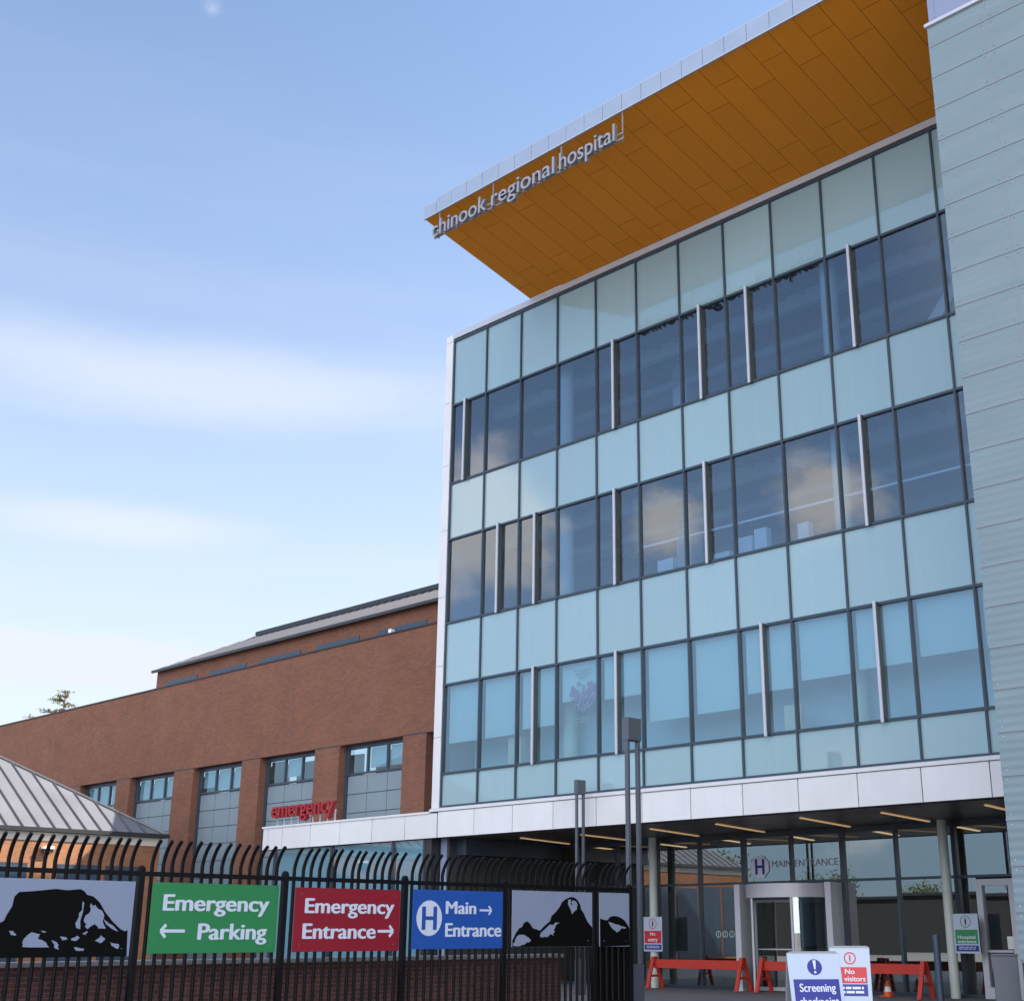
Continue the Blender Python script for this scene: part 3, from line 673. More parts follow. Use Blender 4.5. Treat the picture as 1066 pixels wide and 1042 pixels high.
sm_ = MB()
for z, w in ((7.98, .62), (7.88, .5), (7.79, .32), (6.72, .5), (6.63, .3)):
    bars(sm_, Vector((hx - w / 2, FY + 0.085, z)), UX, UZ, 0, w, (0,), 0.035, 0.001)
sm_.build('paper_lettering', 'glass_print', hp)

# ------------------------------------------------------------------ big letters under the roof edge
rs = thing('roof_letter_sign', 'white letters reading chinook regional hospital under the roof edge', 'sign', (-21.4, 20.25, 19.4))
LY = 20.25
words = (('chinook', -24.72, -22.55), ('regional', -22.35, -20.05), ('hospital', -19.87, -18.02))
for wd, xa, xb in words:
    vs, fs = text_geo(wd, 0.0, 0.5)
    m = MB(); put_text(m, wd, Vector((0, LY, 19.44)), UX, UZ, xa, xb, 0, 0.47, 0.004, 0.012, 'l'); f_ = m.build('word', 'letter_white', rs)
    m = MB(); put_text(m, wd, Vector((0, LY + 0.091, 19.44)), UX, UZ, xa, xb, 0, 0.47, 0.003, 0.09, 'l'); m.build('letter_returns', 'letter_side', f_)
m = MB()
for z in (19.47, 19.62): m.box(-24.75, -17.85, LY + 0.10, LY + 0.14, z, z + 0.035)
for x in (-24.6, -22.45, -19.95, -17.9): m.box(x - 0.010, x + 0.010, LY + 0.142, LY + 0.17, 19.44, 20.31)
m.build('support_rail', 'alu_dark', rs)

# ------------------------------------------------------------------ clad wing at the right
cw = thing('clad_wing', 'windowless wing clad in pale teal ribbed metal at right', 'building', (-6.5, 20.0, 0))
WX0, WX1, WY, WT = -9.733, 3.0, 20.0, 18.02
MB().box(WX0 + 0.10, WX1, WY + 0.12, 43.9, 0, 1.1).build('plinth', 'coping', cw)
MB().box(WX0 + 0.005, WX1, WY, 44, 1.07, WT).build('ribbed_wall', 'clad', cw)
m = MB(); b_ = MB(); zj = 1.12; j = 0
while zj < WT - 0.1:
    m.box(WX0, WX1, WY - 0.012, WY + 0.02, zj - 0.010, zj + 0.010)
    for xs in (WX0 + 0.09, -8.46, -8.66, -6.4, -6.58):
        for dz in (-0.075, 0.075):
            b_.lathe((xs, WY - 0.001, zj + dz), [(0.0, 0.014), (0.012, 0.010), (0.015, 0)], 8)
    zj += 0.6855
m.build('horizontal_joints', 'clad_joint', cw)
m = MB()
for xv in (-8.56, -6.49, -4.4, -2.3): m.box(xv - 0.010, xv + 0.010, WY - 0.008, WY + 0.02, 1.07, WT)
m.build('vertical_joints', 'clad_joint', cw)
b_.build('bolts', 'bolt', cw)
MB().box(WX0 - 0.03, WX1, WY - 0.05, 44, WT + .002, WT + 0.07).build('coping', 'trim_metal', cw)
MB().box(-9.82, WX1, WY + 0.30, 40, WT + .075, 24.0).build('upper_wall', 'lavender', cw)
MB().box(-9.69, -9.675, WY + 0.292, WY + 0.299, WT + .08, 24.0).build('panel_joint', 'clad_joint', cw)

# ------------------------------------------------------------------ brick building at the left
bb = thing('brick_building', 'long red brown brick building with recessed windows and a metal roof', 'building', (-50, 27, 0))
BY = 27.0; BX1 = -28.96; BX0 = -78.0
wins = [(-36.85, -33.46), (-41.61, -38.25), (-46.16, -42.80), (-51.04, -47.60), (-55.38, -52.18), (-60.0, -56.8)]
HEAD = 7.53
wm = MB()
edges = sorted(wins + [(-32.3, BX1)])
wm.box(BX0, BX1, BY, BY + 0.4, HEAD, 11.0)
prev = BX0
for a, b in edges:
    wm.box(prev, a, BY, BY + 0.4, 0, HEAD); prev = b
wm.build('brick_wall', 'brick', bb)
MB().box(BX0, BX1, BY - 0.04, BY + 0.5, 11.002, 11.05).build('wall_coping', 'coping', bb)
MB().box(BX0, BX1, BY + 0.402, 40, 10.85, 10.95).build('flat_roof', 'coping', bb)
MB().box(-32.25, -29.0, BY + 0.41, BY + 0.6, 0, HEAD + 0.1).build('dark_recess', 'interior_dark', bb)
m = MB()
for x in (-35.1, -39.9, -44.5, -49.3, -53.8, -58.5, -63.0): m.box(x - 0.008, x + 0.008, BY - 0.002, BY + 0.01, HEAD + 0.03, 10.99)
m.build('control_joints', 'seam', bb)
# soldier course line at window-head level
m = MB(); prev = BX0
for a, b in edges: 
    m.box(prev + 0.01, a - 0.01, BY - 0.006, BY + 0.01, HEAD - 0.02, HEAD + 0.02); prev = b
m.build('lintel_line', 'coping', bb)
for i, (a, b) in enumerate(wins):
    yv = BY + 0.33
    wf = MB()
    wf.box(a + 0.002, b - 0.002, yv - 0.05, yv + 0.06, HEAD - 0.14, HEAD - 0.002)
    wf.box(a + 0.002, a + 0.14, yv - 0.049, yv + 0.06, 0.1, HEAD - 0.14)
    wf.box(b - 0.07, b - 0.002, yv - 0.049, yv + 0.06, 0.1, HEAD - 0.14)
    t3 = (b - 0.07 - a - 0.14) / 3
    for k in (1, 2):
        x = a + 0.14 + t3 * k; wf.box(x - 0.035, x + 0.035, yv - 0.048, yv + 0.055, 6.58, HEAD - 0.14)
    wf.box(a + 0.14, b - 0.07, yv - 0.047, yv + 0.05, 6.53, 6.60)
    w_ = wf.build('window', 'mullion', bb)
    for k in range(3):
        x = a + 0.14 + t3 * k
        MB().add([(x, yv, 6.6), (x + t3, yv, 6.6), (x + t3, yv, HEAD - 0.14), (x, yv, HEAD - 0.14)], [(0, 1, 2, 3)]).build('window_pane', 'pane_clear', w_)
    for k in range(3):
        if random.random() < 0.95 and not (i == 1 and k == 2):
            x = a + 0.14 + t3 * k; dz = random.choice((0.02, 0.02, 0.02, 0.15)) if i != 0 else random.choice((0.1, 0.3))
            MB().box(x + 0.03, x + t3 - 0.03, yv + 0.09, yv + 0.10, 6.62 + dz, HEAD - 0.15).build('roller_blind', 'blind' if not (i == 1 and k == 0) else 'interior_dark', w_)
    pm = MB(); z = 6.52
    while z > 0.2:
        h = 0.62
        for k in range(3):
            x = a + 0.14 + t3 * k; pm.box(x + 0.012, x + t3 - 0.012, yv, yv + 0.04, z - h + 0.012, z - 0.012)
        z -= h
    pm.build('infill_panel', 'infill', w_)
    MB().box(a + 0.1, b - 0.05, yv + 0.041, yv + 0.06, 0.1, 6.52).build('infill_backing', 'mullion', w_)
    MB().box(a - 0.3, b + 0.3, yv + 1.5, yv + 1.6, 6.0, HEAD).build('room_wall', 'interior_wall', w_)
# set-back upper storey
UYp = 29.0; UX0 = -53.35
MB().box(UX0, BX1, UYp, 40, 10.96, 12.50).build('upper_brick_wall', 'brick', bb)
for a, b in ((-52.5, -49.9), (-48.9, -46.2), (-45.15, -42.4), (-41.4, -38.7), (-37.6, -34.85), (-33.8, -31.1)):
    sw = MB().box(a, b, UYp - 0.03, UYp + 0.05, 11.2, 11.93).build('slot_window', 'mullion', bb)
    MB().box(a + 0.06, (a + b) / 2 - 0.03, UYp - 0.036, UYp - 0.031, 11.25, 11.80).box((a + b) / 2 + 0.03, b - 0.06, UYp - 0.036, UYp - 0.031, 11.25, 11.80).build('slot_glass', 'bollard', sw)
ra = (UX0 - 0.06, UYp - 0.22); rz0, rz1 = 12.50, 14.12
rm = MB(); rx1 = ra[0] + 3.4; ry1 = 32.0
rm.add([(ra[0], ra[1], rz0), (BX1, ra[1], rz0), (BX1, ry1, rz1), (rx1 - 0.1, ry1, rz1), (ra[0], 40, rz0), (rx1 - 0.1, 40, rz1), (BX1, 40, rz1)],
       [(0, 1, 2, 3), (0, 3, 5, 4), (3, 2, 6, 5)])
rf = rm.build('metal_roof', 'roof_metal', bb)
sm_ = MB(); x = ra[0] + 0.4
while x < BX1 - 0.1:
    t1 = min(1.0, (x - ra[0]) / (rx1 - 0.1 - ra[0]))
    sm_.beam((x, ra[1], rz0 + 0.02), (x, ra[1] + (ry1 - ra[1]) * t1, rz0 + 0.02 + (rz1 - rz0) * t1), 0.04, 0.05); x += 0.46
sm_.build('roof_seams', 'seam', rf)
MB().box(ra[0], BX1, ra[1] - 0.06, ra[1] + 0.02, rz0 - 0.09, rz0 + 0.02).build('eave_edge', 'gutter', rf)
MB().box(rx1 - 0.2, BX1, ry1 - 0.15, ry1 + 0.3, rz1 - 0.02, rz1 + 0.16).build('ridge_cap', 'coping', rf)
wl = MB().box(-36.72, -36.56, 28.76, 28.94, 11.66, 11.82).build('wall_lamp', 'lamp_glass', None, (-36.6, 28.85, 11.66))
tag(wl, 'small white floodlight among the slot windows under the brick building roof', 'lamp')
MB().box(-36.66, -36.6, 28.9, 28.99, 11.5, 11.7).build('lamp_bracket', 'gutter', wl)

# ------------------------------------------------------------------ emergency canopy and letters
ec = thing('emergency_canopy', 'low white banded canopy over the emergency entrance beside the glass building', 'canopy', (-33, FY, 0))
MB().box(-37.15, -28.99, FY - 0.05, BY - 0.02, 4.02, 4.64).build('canopy_body', 'joint', ec)
ex = [-37.2, -36.9, -36.13, -34.62, -33.12, -31.57, -30.06, -28.66]
for a, b in zip(ex, ex[1:]):
    MB().box(a + 0.012, b - 0.012, FY - 0.10, FY - 0.052, 4.0, 4.66).build('band_panel', 'white_metal', ec)
MB().box(-37.24, -28.99, FY - 0.13, BY - 0.02, 4.662, 4.72).build('canopy_cap', 'white_metal', ec)
MB().box(-37.2, -37.152, FY - 0.05, BY - 0.02, 4.0, 4.64).build('end_panel', 'white_metal', ec)
for a, b in ((-36.6, -33.7), (-33.62, -30.75), (-30.67, -29.35)):
    MB().add([(a, 24.58, .1), (b, 24.58, .1), (b, 24.58, 3.98), (a, 24.58, 3.98)], [(0, 1, 2, 3)]).build('glass_pane', 'pane_clear', ec)
    MB().box(a + 0.02, b - 0.02, 24.66, 24.67, 0.3, 3.98).build('privacy_screen', 'blind', ec)
for x in (-36.64, -33.66, -30.71, -29.31): MB().box(x - 0.04, x + 0.04, 24.55, 24.65, 0, 3.99).build('frame_post', 'mullion', ec)
MB().box(-29.26, -28.99, 24.56, 25.1, 0, 4.0).build('corner_post', 'gutter', ec)
es = thing('emergency_letters', 'red letters reading emergency standing on the white canopy', 'sign', (-35.4, FY + 0.15, 4.72))
m = MB(); put_text(m, 'emergency', Vector((-37.05, FY + 0.05, 5.0)), UX, UZ, 0, 3.35, 0, 0.33, 0.022, 0.012, 'x'); lw = m.build('word', 'letter_red', es)
m = MB(); put_text(m, 'emergency', Vector((-37.05, FY + 0.18, 5.0)), UX, UZ, 0, 3.35, 0, 0.33, 0.020, 0.128, 'x'); m.build('letter_returns', 'letter_red', lw)
m = MB()
for k in range(9): 
    x = -36.9 + k * 0.385; m.box(x - 0.015, x + 0.015, FY + 0.20, FY + 0.23, 4.722, 5.1)
m.box(-37.0, -33.75, FY + 0.19, FY + 0.198, 5.05, 5.09)
m.build('letter_supports', 'alu', es)

# ------------------------------------------------------------------ pavilion with hipped metal roof
pv = thing('brick_pavilion', 'low orange brick pavilion with pale hipped seamed metal roof, half sunlit', 'building', (-46, 16, 0))
EX, EYc, EZ, P = -39.83, 22.52, 4.50, 0.617
PY0 = 4.0
pw = (EYc - PY0) / 2
px1 = EX - 2 * pw
hx = EX - pw
MB().box(px1 + 0.12, EX - 0.12, PY0 + 0.12, EYc - 0.12, 0, EZ - 0.36).build('pavilion_wall', 'brick_pav', pv)
MB().add([(EX, PY0, EZ), (EX, EYc, EZ), (hx, EYc - pw, EZ + P * pw)], [(0, 1, 2)]).add([(EX, EYc, EZ), (px1, EYc, EZ), (hx, EYc - pw, EZ + P * pw)], [(0, 1, 2)]) \
    .add([(px1, EYc, EZ), (px1, PY0, EZ), (hx, EYc - pw, EZ + P * pw)], [(0, 1, 2)]).add([(px1, PY0, EZ), (EX, PY0, EZ), (hx, EYc - pw, EZ + P * pw)], [(0, 1, 2)]).build('hip_roof', 'roof_metal', pv)
rfp = bpy.data.objects['hip_roof']
m = MB(); y = EYc - 0.74
while y > PY0 + 0.3:
    t = min(EYc - y, y - PY0)
    m.beam((EX + 0.02, y, EZ + 0.03), (EX - t, y, EZ + 0.03 + P * t), 0.022, 0.045); y -= 0.50
m.build('roof_seams', 'seam', rfp)
m = MB(); m.beam((EX, EYc, EZ + 0.03), (hx, EYc - pw, EZ + 0.03 + P * pw), 0.14, 0.05); m.build('hip_cap', 'roof_metal', rfp)
MB().box(EX - 0.02, EX + 0.09, PY0, EYc + 0.09, EZ - 0.10, EZ + 0.02).box(px1, EX - 0.021, EYc - 0.02, EYc + 0.09, EZ - 0.10, EZ + 0.02).build('gutter', 'gutter', pv)
MB().box(px1 + 0.1, EX - 0.10, PY0 + 0.05, EYc - 0.10, EZ - 0.358, EZ - 0.11).build('eave_board', 'soffit_cream', pv)
for a, b in ((19.05, 20.4), (20.6, 21.9), (16.6, 18.1), (15.0, 16.4), (12.9, 14.4), (11.2, 12.7), (9.5, 11.0), (7.85, 9.35), (6.2, 7.7), (4.5, 6.05)):
    w_ = MB().box(EX - 0.14, EX - 0.09, a, b, 0.4, 3.48).build('window', 'mullion', pv)
    MB().box(EX - 0.089, EX - 0.086, a + 0.08, b - 0.08, 0.48, 3.40).build('window_pane', 'bollard', w_)
for k in range(4):
    xa = EX - 0.6 - k * 3.3
    w_ = MB().box(xa - 2.95, xa, EYc - 0.14, EYc - 0.09, 0.3, 4.0).build('window', 'mullion', pv)
    MB().box(xa - 2.88, xa - 0.07, EYc - 0.089, EYc - 0.086, 0.38, 3.93).build('window_pane', 'bollard', w_)
pl = thing('pavilion_lamp', 'small white wall lamp on the sunlit brick pavilion wall', 'lamp', (EX - 0.12, 18.63, 3.8))
MB().box(EX - 0.119, EX + 0.06, 18.48, 18.78, 3.79, 3.90).build('lamp_body', 'gutter', pl)
MB().box(EX - 0.115, EX + 0.10, 18.47, 18.79, 3.902, 3.98).build('lamp_hood', 'lamp_glass', pl)

# ------------------------------------------------------------------ fence
FX = -18.0
fe = thing('security_fence', 'black steel picket fence with curled tops carrying the signs', 'fence', (FX, 13, 0))
posts = [7.42, 9.84, 12.29, 14.69, 16.99, 19.37, 20.40]
for i, y in enumerate([2.6, 5.0] + posts):
    po = MB().box(FX - 0.045, FX + 0.045, y - 0.045, y + 0.045, 0, 2.37).build('post', 'fence', fe, bevel=0.004)
    MB().lathe((FX, y, 2.371), [(0.055, 0), (0.055, 0.015), (0.035, 0.04), (0.0, 0.045)], 10).build('post_cap', 'fence', po)
for z in (2.27, 0.22):
    MB().box(FX - 0.025, FX + 0.025, 2.6, 20.36, z, z + 0.065).build('rail', 'fence', fe)
def picket_pts():
    p = [(FX, 0, 0.06), (FX, 0, 2.44)]
    for k in range(1, 7):
        a = R(8 + 42 * k / 6); p.append((p[-1][0] + 0.064 * math.sin(a), 0, p[-1][2] + 0.064 * math.cos(a)))
    return p
first = None
for a, b in zip([2.6, 5.0] + posts, ([2.6, 5.0] + posts)[1:]):
    n = max(2, round((b - a) / 0.164)); 
    for k in range(1, n):
        y = a + (b - a) * k / n
        if y < 4.6: continue
        if first is None:
            first = MB().tube([(p[0] - FX, p[1], p[2]) for p in picket_pts()], 0.028, 6).build('picket', 'fence', None)
            first.parent = fe; o = first
        else:
            o = first.copy(); COL.objects.link(o); o.parent = fe
        o.location = (random.uniform(-.004, .004), y - 13 + random.uniform(-.006, .006), random.uniform(-.008, .008))
        o.rotation_euler = (random.uniform(-.006, .006), 0, random.uniform(-.05, .05))
MB().box(FX - 0.06, FX - 0.05, 19.33, 20.36, 0.06, 1.28).build('infill_sheet', 'fence', fe)
lw = thing('low_brick_wall', 'low dark brick wall with grey coping behind the fence', 'wall', (-18.9, 12, 0))
MB().box(-19.1, -18.8, 2, 19.29, 0, 1.04).build('brick_body', 'brick_low', lw)
MB().box(-19.14, -18.76, 1.96, 19.33, 1.042, 1.11).build('wall_coping', 'cap', lw, bevel=0.008)

# fence signs: u runs along +Y, v up, face +X
SXP = FX + 0.03
def fence_sign(name, label, y0, y1, z0, z1, face):
    t = thing(name, label, 'sign', (SXP, (y0 + y1) / 2, z0), 'signs hung along the fence')
    MB().box(SXP, SXP + 0.02, y0, y1, z0, z1).build('sign_panel', face, t, bevel=0.003)
    b = MB()
    for yy in (y0 + 0.12, y1 - 0.12):
        for z in (z0 + 0.1, z1 - 0.1): b.lathe((SXP + 0.021, yy, z), [(0.012, 0), (0.012, 0.004), (0, 0.006)], 8)
    b.build('fixings', 'alu_dark', t)
    return t, Vector((SXP + 0.0205, y0, z0)), y1 - y0, z1 - z0
B = 0.030
def word(t, s_, x0, x1, y0, y1):
    m = MB(); put_text(m, s_, o, UY, UZ, x0 * w, x1 * w, y0 * h, y1 * h, B); m.build('word', 'white_print', t)
def arrow_part(t, x0, x1, y, hh, tt, left=False):
    m = MB(); arrow(m, o, UY, UZ, x0 * w, x1 * w, y * h, hh * h, tt * h, left); m.build('arrow', 'white_print', t)
t, o, w, h = fence_sign('parking_sign', 'green fence sign reading Emergency Parking with a left arrow', 10.02, 12.16, 1.215, 2.19, 'green')
word(t, 'Emergency', .085, .925, .605, .83); word(t, 'Parking', .365, .92, .195, .42); arrow_part(t, .085, .265, .315, .09, .045, True)
t, o, w, h = fence_sign('emergency_entrance_sign', 'red fence sign reading Emergency Entrance with a right arrow', 12.47, 14.57, 1.215, 2.175, 'red')
word(t, 'Emergency', .09, .94, .605, .83); word(t, 'Entrance', .08, .765, .205, .435); arrow_part(t, .785, .935, .32, .09, .045)
t, o, w, h = fence_sign('main_entrance_sign', 'blue fence sign with white H disc reading Main Entrance', 14.845, 16.92, 1.235, 2.195, 'blue')
m = MB(); disc(m, o, UY, UZ, (.175 * w, .52 * h), .135 * w, 0.003, 40, .30 * h); m.build('white_disc', 'white_print', t)
m = MB(); put_text(m, 'H', o + UX * 0.0035, UY, UZ, .095 * w, .255 * w, .33 * h, .71 * h, 0.03, 0.003); m.build('hospital_letter', 'blue', t)
word(t, 'Main', .35, .69, .60, .81); word(t, 'Entrance', .35, .985, .21, .435); arrow_part(t, .73, .865, .665, .075, .035)

def jag(pts, amp, rnd, n=3):
    out = []
    for (a, b), (c, d) in zip(pts, pts[1:] + pts[:1]):
        L_ = math.hypot(c - a, d - b); out.append((a, b))
        for k in range(1, n):
            f = k / n
            if L_ > 0.02: out.append((a + (c - a) * f + rnd.uniform(-amp, amp) * min(1, L_ * 8), b + (d - b) * f + rnd.uniform(-amp, amp) * min(1, L_ * 8)))
    return out
def mountain(t, o, w, h, sil, patches):
    rnd = random.Random(11)
    m = MB(); m.prism([(a * w, (1 - b) * h) for a, b in sil], o, UY, UZ, UX * 0.002); m.build('mountain_silhouette', 'black_print', t)
    for p in patches:
        m = MB(); m.prism([(a * w, (1 - b) * h) for a, b in jag(p, 0.014, rnd)], o + UX * 0.0025, UY, UZ, UX * 0.002); m.build('snow_patch', 'sign_face', t)
t, o, w, h = fence_sign('mountain_sign', 'pale fence sign with black silhouette of a broad flat-topped mountain', 7.58, 9.745, 1.185, 2.19, 'sign_face')
def L1(pts): return [(.15 + .85 * x / 660, (y - (428 + x * .041)) / (395 - x * 0.03)) for x, y in pts]
sil = [(0, 1)] + [(0, .9), (.05, .62), (.10, .60)] + L1([(5, 640), (15, 610), (35, 570), (40, 522), (60, 499), (130, 496), (195, 490), (240, 486), (300, 494), (368, 489), (392, 503), (402, 517), (440, 528), (475, 558), (510, 608), (560, 660), (600, 693), (625, 705), (640, 700)]) + [(.985, 1)]
patches = [L1(p) for p in ([(385, 550), (393, 562), (388, 690), (366, 682), (372, 610)], [(430, 560), (440, 578), (452, 570), (470, 590), (492, 600), (500, 650), (522, 690), (480, 688), (462, 660), (450, 672), (424, 690), (402, 652), (424, 612), (432, 590)],
    [(105, 752), (145, 700), (190, 710), (178, 728), (210, 745), (240, 776), (110, 772)], [(248, 740), (275, 752), (292, 790), (265, 776)], [(32, 690), (55, 692), (72, 714), (48, 712)],
    [(288, 725), (320, 728), (330, 740), (300, 742)], [(345, 742), (378, 722), (390, 732), (372, 748)], [(470, 748), (500, 722), (524, 742), (500, 762)], [(550, 758), (600, 768), (598, 792), (572, 780)], [(366, 778), (420, 786), (416, 798), (380, 796)],
    [(505, 640), (535, 664), (590, 706), (560, 694), (520, 668)], [(400, 712), (425, 700), (420, 722)], [(180, 690), (220, 700), (205, 704)])]
mountain(t, o, w, h, sil, patches)
t, o, w, h = fence_sign('mountain_sign', 'pale fence sign with black silhouette of a pointed mountain peak', 17.16, 19.27, 1.25, 2.23, 'sign_face')
def L2(pts): return [((x - 245) / 393, (y - (492 + (x - 245) * .045)) / (283 - (x - 245) * 0.045)) for x, y in pts]
mountain(t, o, w, h, L2([(246, 774), (246, 742), (262, 705), (278, 680), (290, 676), (300, 654), (316, 648), (328, 660), (342, 682), (376, 694), (396, 672), (424, 648), (432, 622), (452, 604), (472, 578), (482, 556), (498, 542), (525, 530), (545, 532), (562, 546), (577, 572), (580, 592), (594, 612), (612, 652), (637, 682), (637, 774)]),
    [L2(p) for p in ([(513, 545), (526, 540), (531, 575), (536, 545), (552, 552), (562, 572), (556, 594), (535, 616), (526, 592), (511, 562)], [(476, 656), (452, 668), (442, 690), (443, 722), (428, 712), (412, 726), (376, 726), (388, 698), (424, 664), (440, 668), (452, 655)], [(249, 766), (258, 738), (276, 714), (304, 716), (322, 728), (332, 744), (306, 758), (284, 768)])])
t, o, w, h = fence_sign('mountain_sign', 'small pale fence sign with black hill silhouette at the fence end', 19.48, 20.34, 1.245, 2.235, 'sign_face')
def L3(pts): return [((x - 677) / 145, (y - (504 + (x - 677) * .03)) / 270) for x, y in pts]
mountain(t, o, w, h, L3([(678, 774), (678, 634), (694, 640), (712, 644), (728, 626), (750, 622), (772, 628), (796, 644), (812, 668), (821, 686), (821, 774)]),
    [L3(p) for p in ([(718, 650), (746, 662), (768, 668), (806, 684), (776, 690), (758, 706), (742, 692), (728, 672)],)])

# ------------------------------------------------------------------ lamp posts (two slim legs, slot between, box head)
def lamp_post(x, y, z0, top, label, sc=1.0):
    t = thing('lamp_post', label, 'lamp post', (x, y, z0), 'twin-leg lamp posts')
    hw = 0.19 * sc
    for s in (-1, 1):
        MB().box(x - 0.05 * sc, x + 0.05 * sc, y + s * hw - 0.045 * sc, y + s * hw + 0.045 * sc, z0 + 0.9, top - 0.55 * sc).build('leg', 'pole', t, bevel=0.006)
    MB().box(x - 0.07 * sc, x + 0.07 * sc, y - hw - 0.05 * sc, y + hw + 0.05 * sc, z0, z0 + 0.899).build('base', 'pole', t, bevel=0.008)
    hd = MB().box(x - 0.10 * sc, x + 0.09 * sc, y - hw - 0.055 * sc, y + hw + 0.055 * sc, top - 0.549 * sc, top).build('lamp_head', 'pole', t, bevel=0.008)
    MB().box(x - 0.08 * sc, x + 0.07 * sc, y - hw + 0.06, y + hw - 0.06, top - 0.565 * sc, top - 0.550 * sc).build('lens', 'gutter', hd)
lamp_post(-18.17, 20.75, 0, 5.76, 'grey twin leg lamp post right beside the fence end', 0.85)
lamp_post(-22.80, 24.05, 0, 5.09, 'grey twin leg lamp post standing behind the fence in front of the porch', 0.62)

# ------------------------------------------------------------------ barriers
def barrier(x0, x1, y, zg, label):
    t = thing('trestle_barrier', label, 'barrier', ((x0 + x1) / 2, y, zg), 'red trestle barriers before the entrance')
    MB().box(x0 - 0.02, x1 + 0.02, y - 0.022, y + 0.022, zg + 0.52, zg + 0.735).build('rail_board', 'barrier', t, bevel=0.004)
    for x in (x0, x1):
        for s in (-1, 1):
            MB().beam((x, y + s * 0.31, zg + 0.012), (x, y + s * 0.045, zg + 0.80), 0.10, 0.045).build('leg', 'barrier', t)
        MB().box(x - 0.03, x + 0.03, y - 0.20, y + 0.20, zg + 0.30, zg + 0.36).build('cross_brace', 'barrier', t)
barrier(-23.80, -20.92, 27.95, 0.10, 'red trestle barrier left of the revolving door')
barrier(-20.30, -18.15, 27.95, 0.10, 'red trestle barrier in front of the revolving door, partly behind a board')
barrier(-18.55, -15.66, 27.55, 0.10, 'red trestle barrier right of the revolving door near a cone')

# ------------------------------------------------------------------ A-boards
def a_board(c, yaw, w, h, lean, label):
    """c: middle of the top edge of the front panel; yaw: heading of the front normal (from -Y towards +X)"""
    n = Vector((math.sin(yaw), -math.cos(yaw), 0)); u = Vector((math.cos(yaw), math.sin(yaw), 0))
    top = Vector(c); t = thing('sandwich_board', label, 'sign', (top.x, top.y, 0), 'white sandwich boards before the entrance')
    L_ = top.z / math.cos(lean)
    for s in (1, -1):
        v = (UZ * math.cos(lean) - n * s * math.sin(lean)); nn = (n * s * math.cos(lean) + UZ * math.sin(lean))
        o = top - v * L_ + n * s * 0.012
        m = MB(); uu = u * s
        m.obox(o - uu * w / 2 - nn * 0.03, uu * w, v * L_, nn * 0.03)
        pb = m.build('front_panel' if s == 1 else 'back_panel', 'board_white' if s == 1 else 'alu_dark', t, bevel=0.008)
        if s == 1: P0, V0, N0 = o, v, nn
    MB().beam(top - u * w / 2 * .9 + UZ * 0.004, top + u * w / 2 * .9 + UZ * 0.004, 0.03, 0.02).build('hinge', 'alu_dark', t)
    return t, P0 - u * w / 2 + N0 * 0.001, u, V0, w, L_
t, o, u, v, w, h = a_board((-9.62, 14.27, 1.27), R(52), 0.66, 1.27, R(13), 'leaning white board with blue exclamation disc reading Screening checkpoint ahead')
def bx(m, x0, x1, y0, y1, d): rect(m, o, u, v, x0 * w, x1 * w, y0 * h, y1 * h, d)
m = MB(); bx(m, .07, .93, .08, .76, .003); disc(m, o, u, v, (.5 * w, .868 * h), .14 * w, .003); m.build('blue_print', 'navy', t)
nrm = u.cross(v).normalized(); o3 = o + nrm * 0.004
m = MB()
m.prism([(.47 * w, .928 * h), (.53 * w, .928 * h), (.512 * w, .848 * h), (.488 * w, .848 * h)], o3, u, v, nrm * .002); disc(m, o3, u, v, (.5 * w, .822 * h), .022 * w, .002, 14)
put_text(m, 'Screening', o3, u, v, .17 * w, .85 * w, .65 * h, .72 * h, .02, .002, 'l'); put_text(m, 'checkpoint', o3, u, v, .14 * w, .88 * w, .53 * h, .60 * h, .02, .002, 'l'); put_text(m, 'ahead', o3, u, v, .32 * w, .70 * w, .41 * h, .48 * h, .02, .002, 'l')
m.build('lettering', 'white_print', t)
t, o, u, v, w, h = a_board((-11.6, 18.2, 1.295), R(33), 0.60, 1.29, R(9), 'upright white board with red ring symbol reading No visitors')
m = MB(); bx(m, .10, .90, .60, .775, .003); ring(m, o, u, v, (.5 * w, .873 * h), .15 * w, .03 * w, .003); figure(m, o, u, v, .5 * w, .873 * h, .16 * w, .003)
m.build('red_print', 'red_print', t)
m = MB(); bx(m, .10, .90, .46, .588, .003); m.build('blue_print', 'navy', t)
nrm = u.cross(v).normalized(); o3 = o + nrm * 0.004
m = MB(); put_text(m, 'No', o3, u, v, .36 * w, .60 * w, .70 * h, .755 * h, .02, .002); put_text(m, 'visitors', o3, u, v, .33 * w, .86 * w, .62 * h, .675 * h, .02, .002, 'l')
bars(m, o3, u, v, .16 * w, .8 * w, (.535 * h, .49 * h), .025 * h, .002); m.build('lettering', 'white_print', t)

# ------------------------------------------------------------------ cone, bollard, cabinet
cn = thing('traffic_cone', 'small orange traffic cone with white band before the entrance glass', 'cone', (-17.1, 28.35, 0.10))
MB().lathe((-17.1, 28.35, 0.12), [(0.115, 0), (0.088, 0.09)], 24).lathe((-17.1, 28.35, 0.12), [(0.060, 0.20), (0.022, 0.33), (0.0, 0.332)], 24).build('cone_body', 'cone', cn)
MB().lathe((-17.1, 28.35, 0.12), [(0.088, 0.09), (0.060, 0.20)], 24).build('white_band', 'cone_band', cn)
MB().box(-17.25, -16.95, 28.20, 28.50, 0.1, 0.121).build('base', 'cone', cn, bevel=0.006)
bo = thing('bollard_post', 'slim dark blue post standing before the entrance glass', 'post', (-12.57, 22.6, 0))
MB().tube([(-12.57, 22.6, 0.1), (-12.57, 22.6, 1.43)], 0.062, 18).build('shaft', 'bollard', bo)
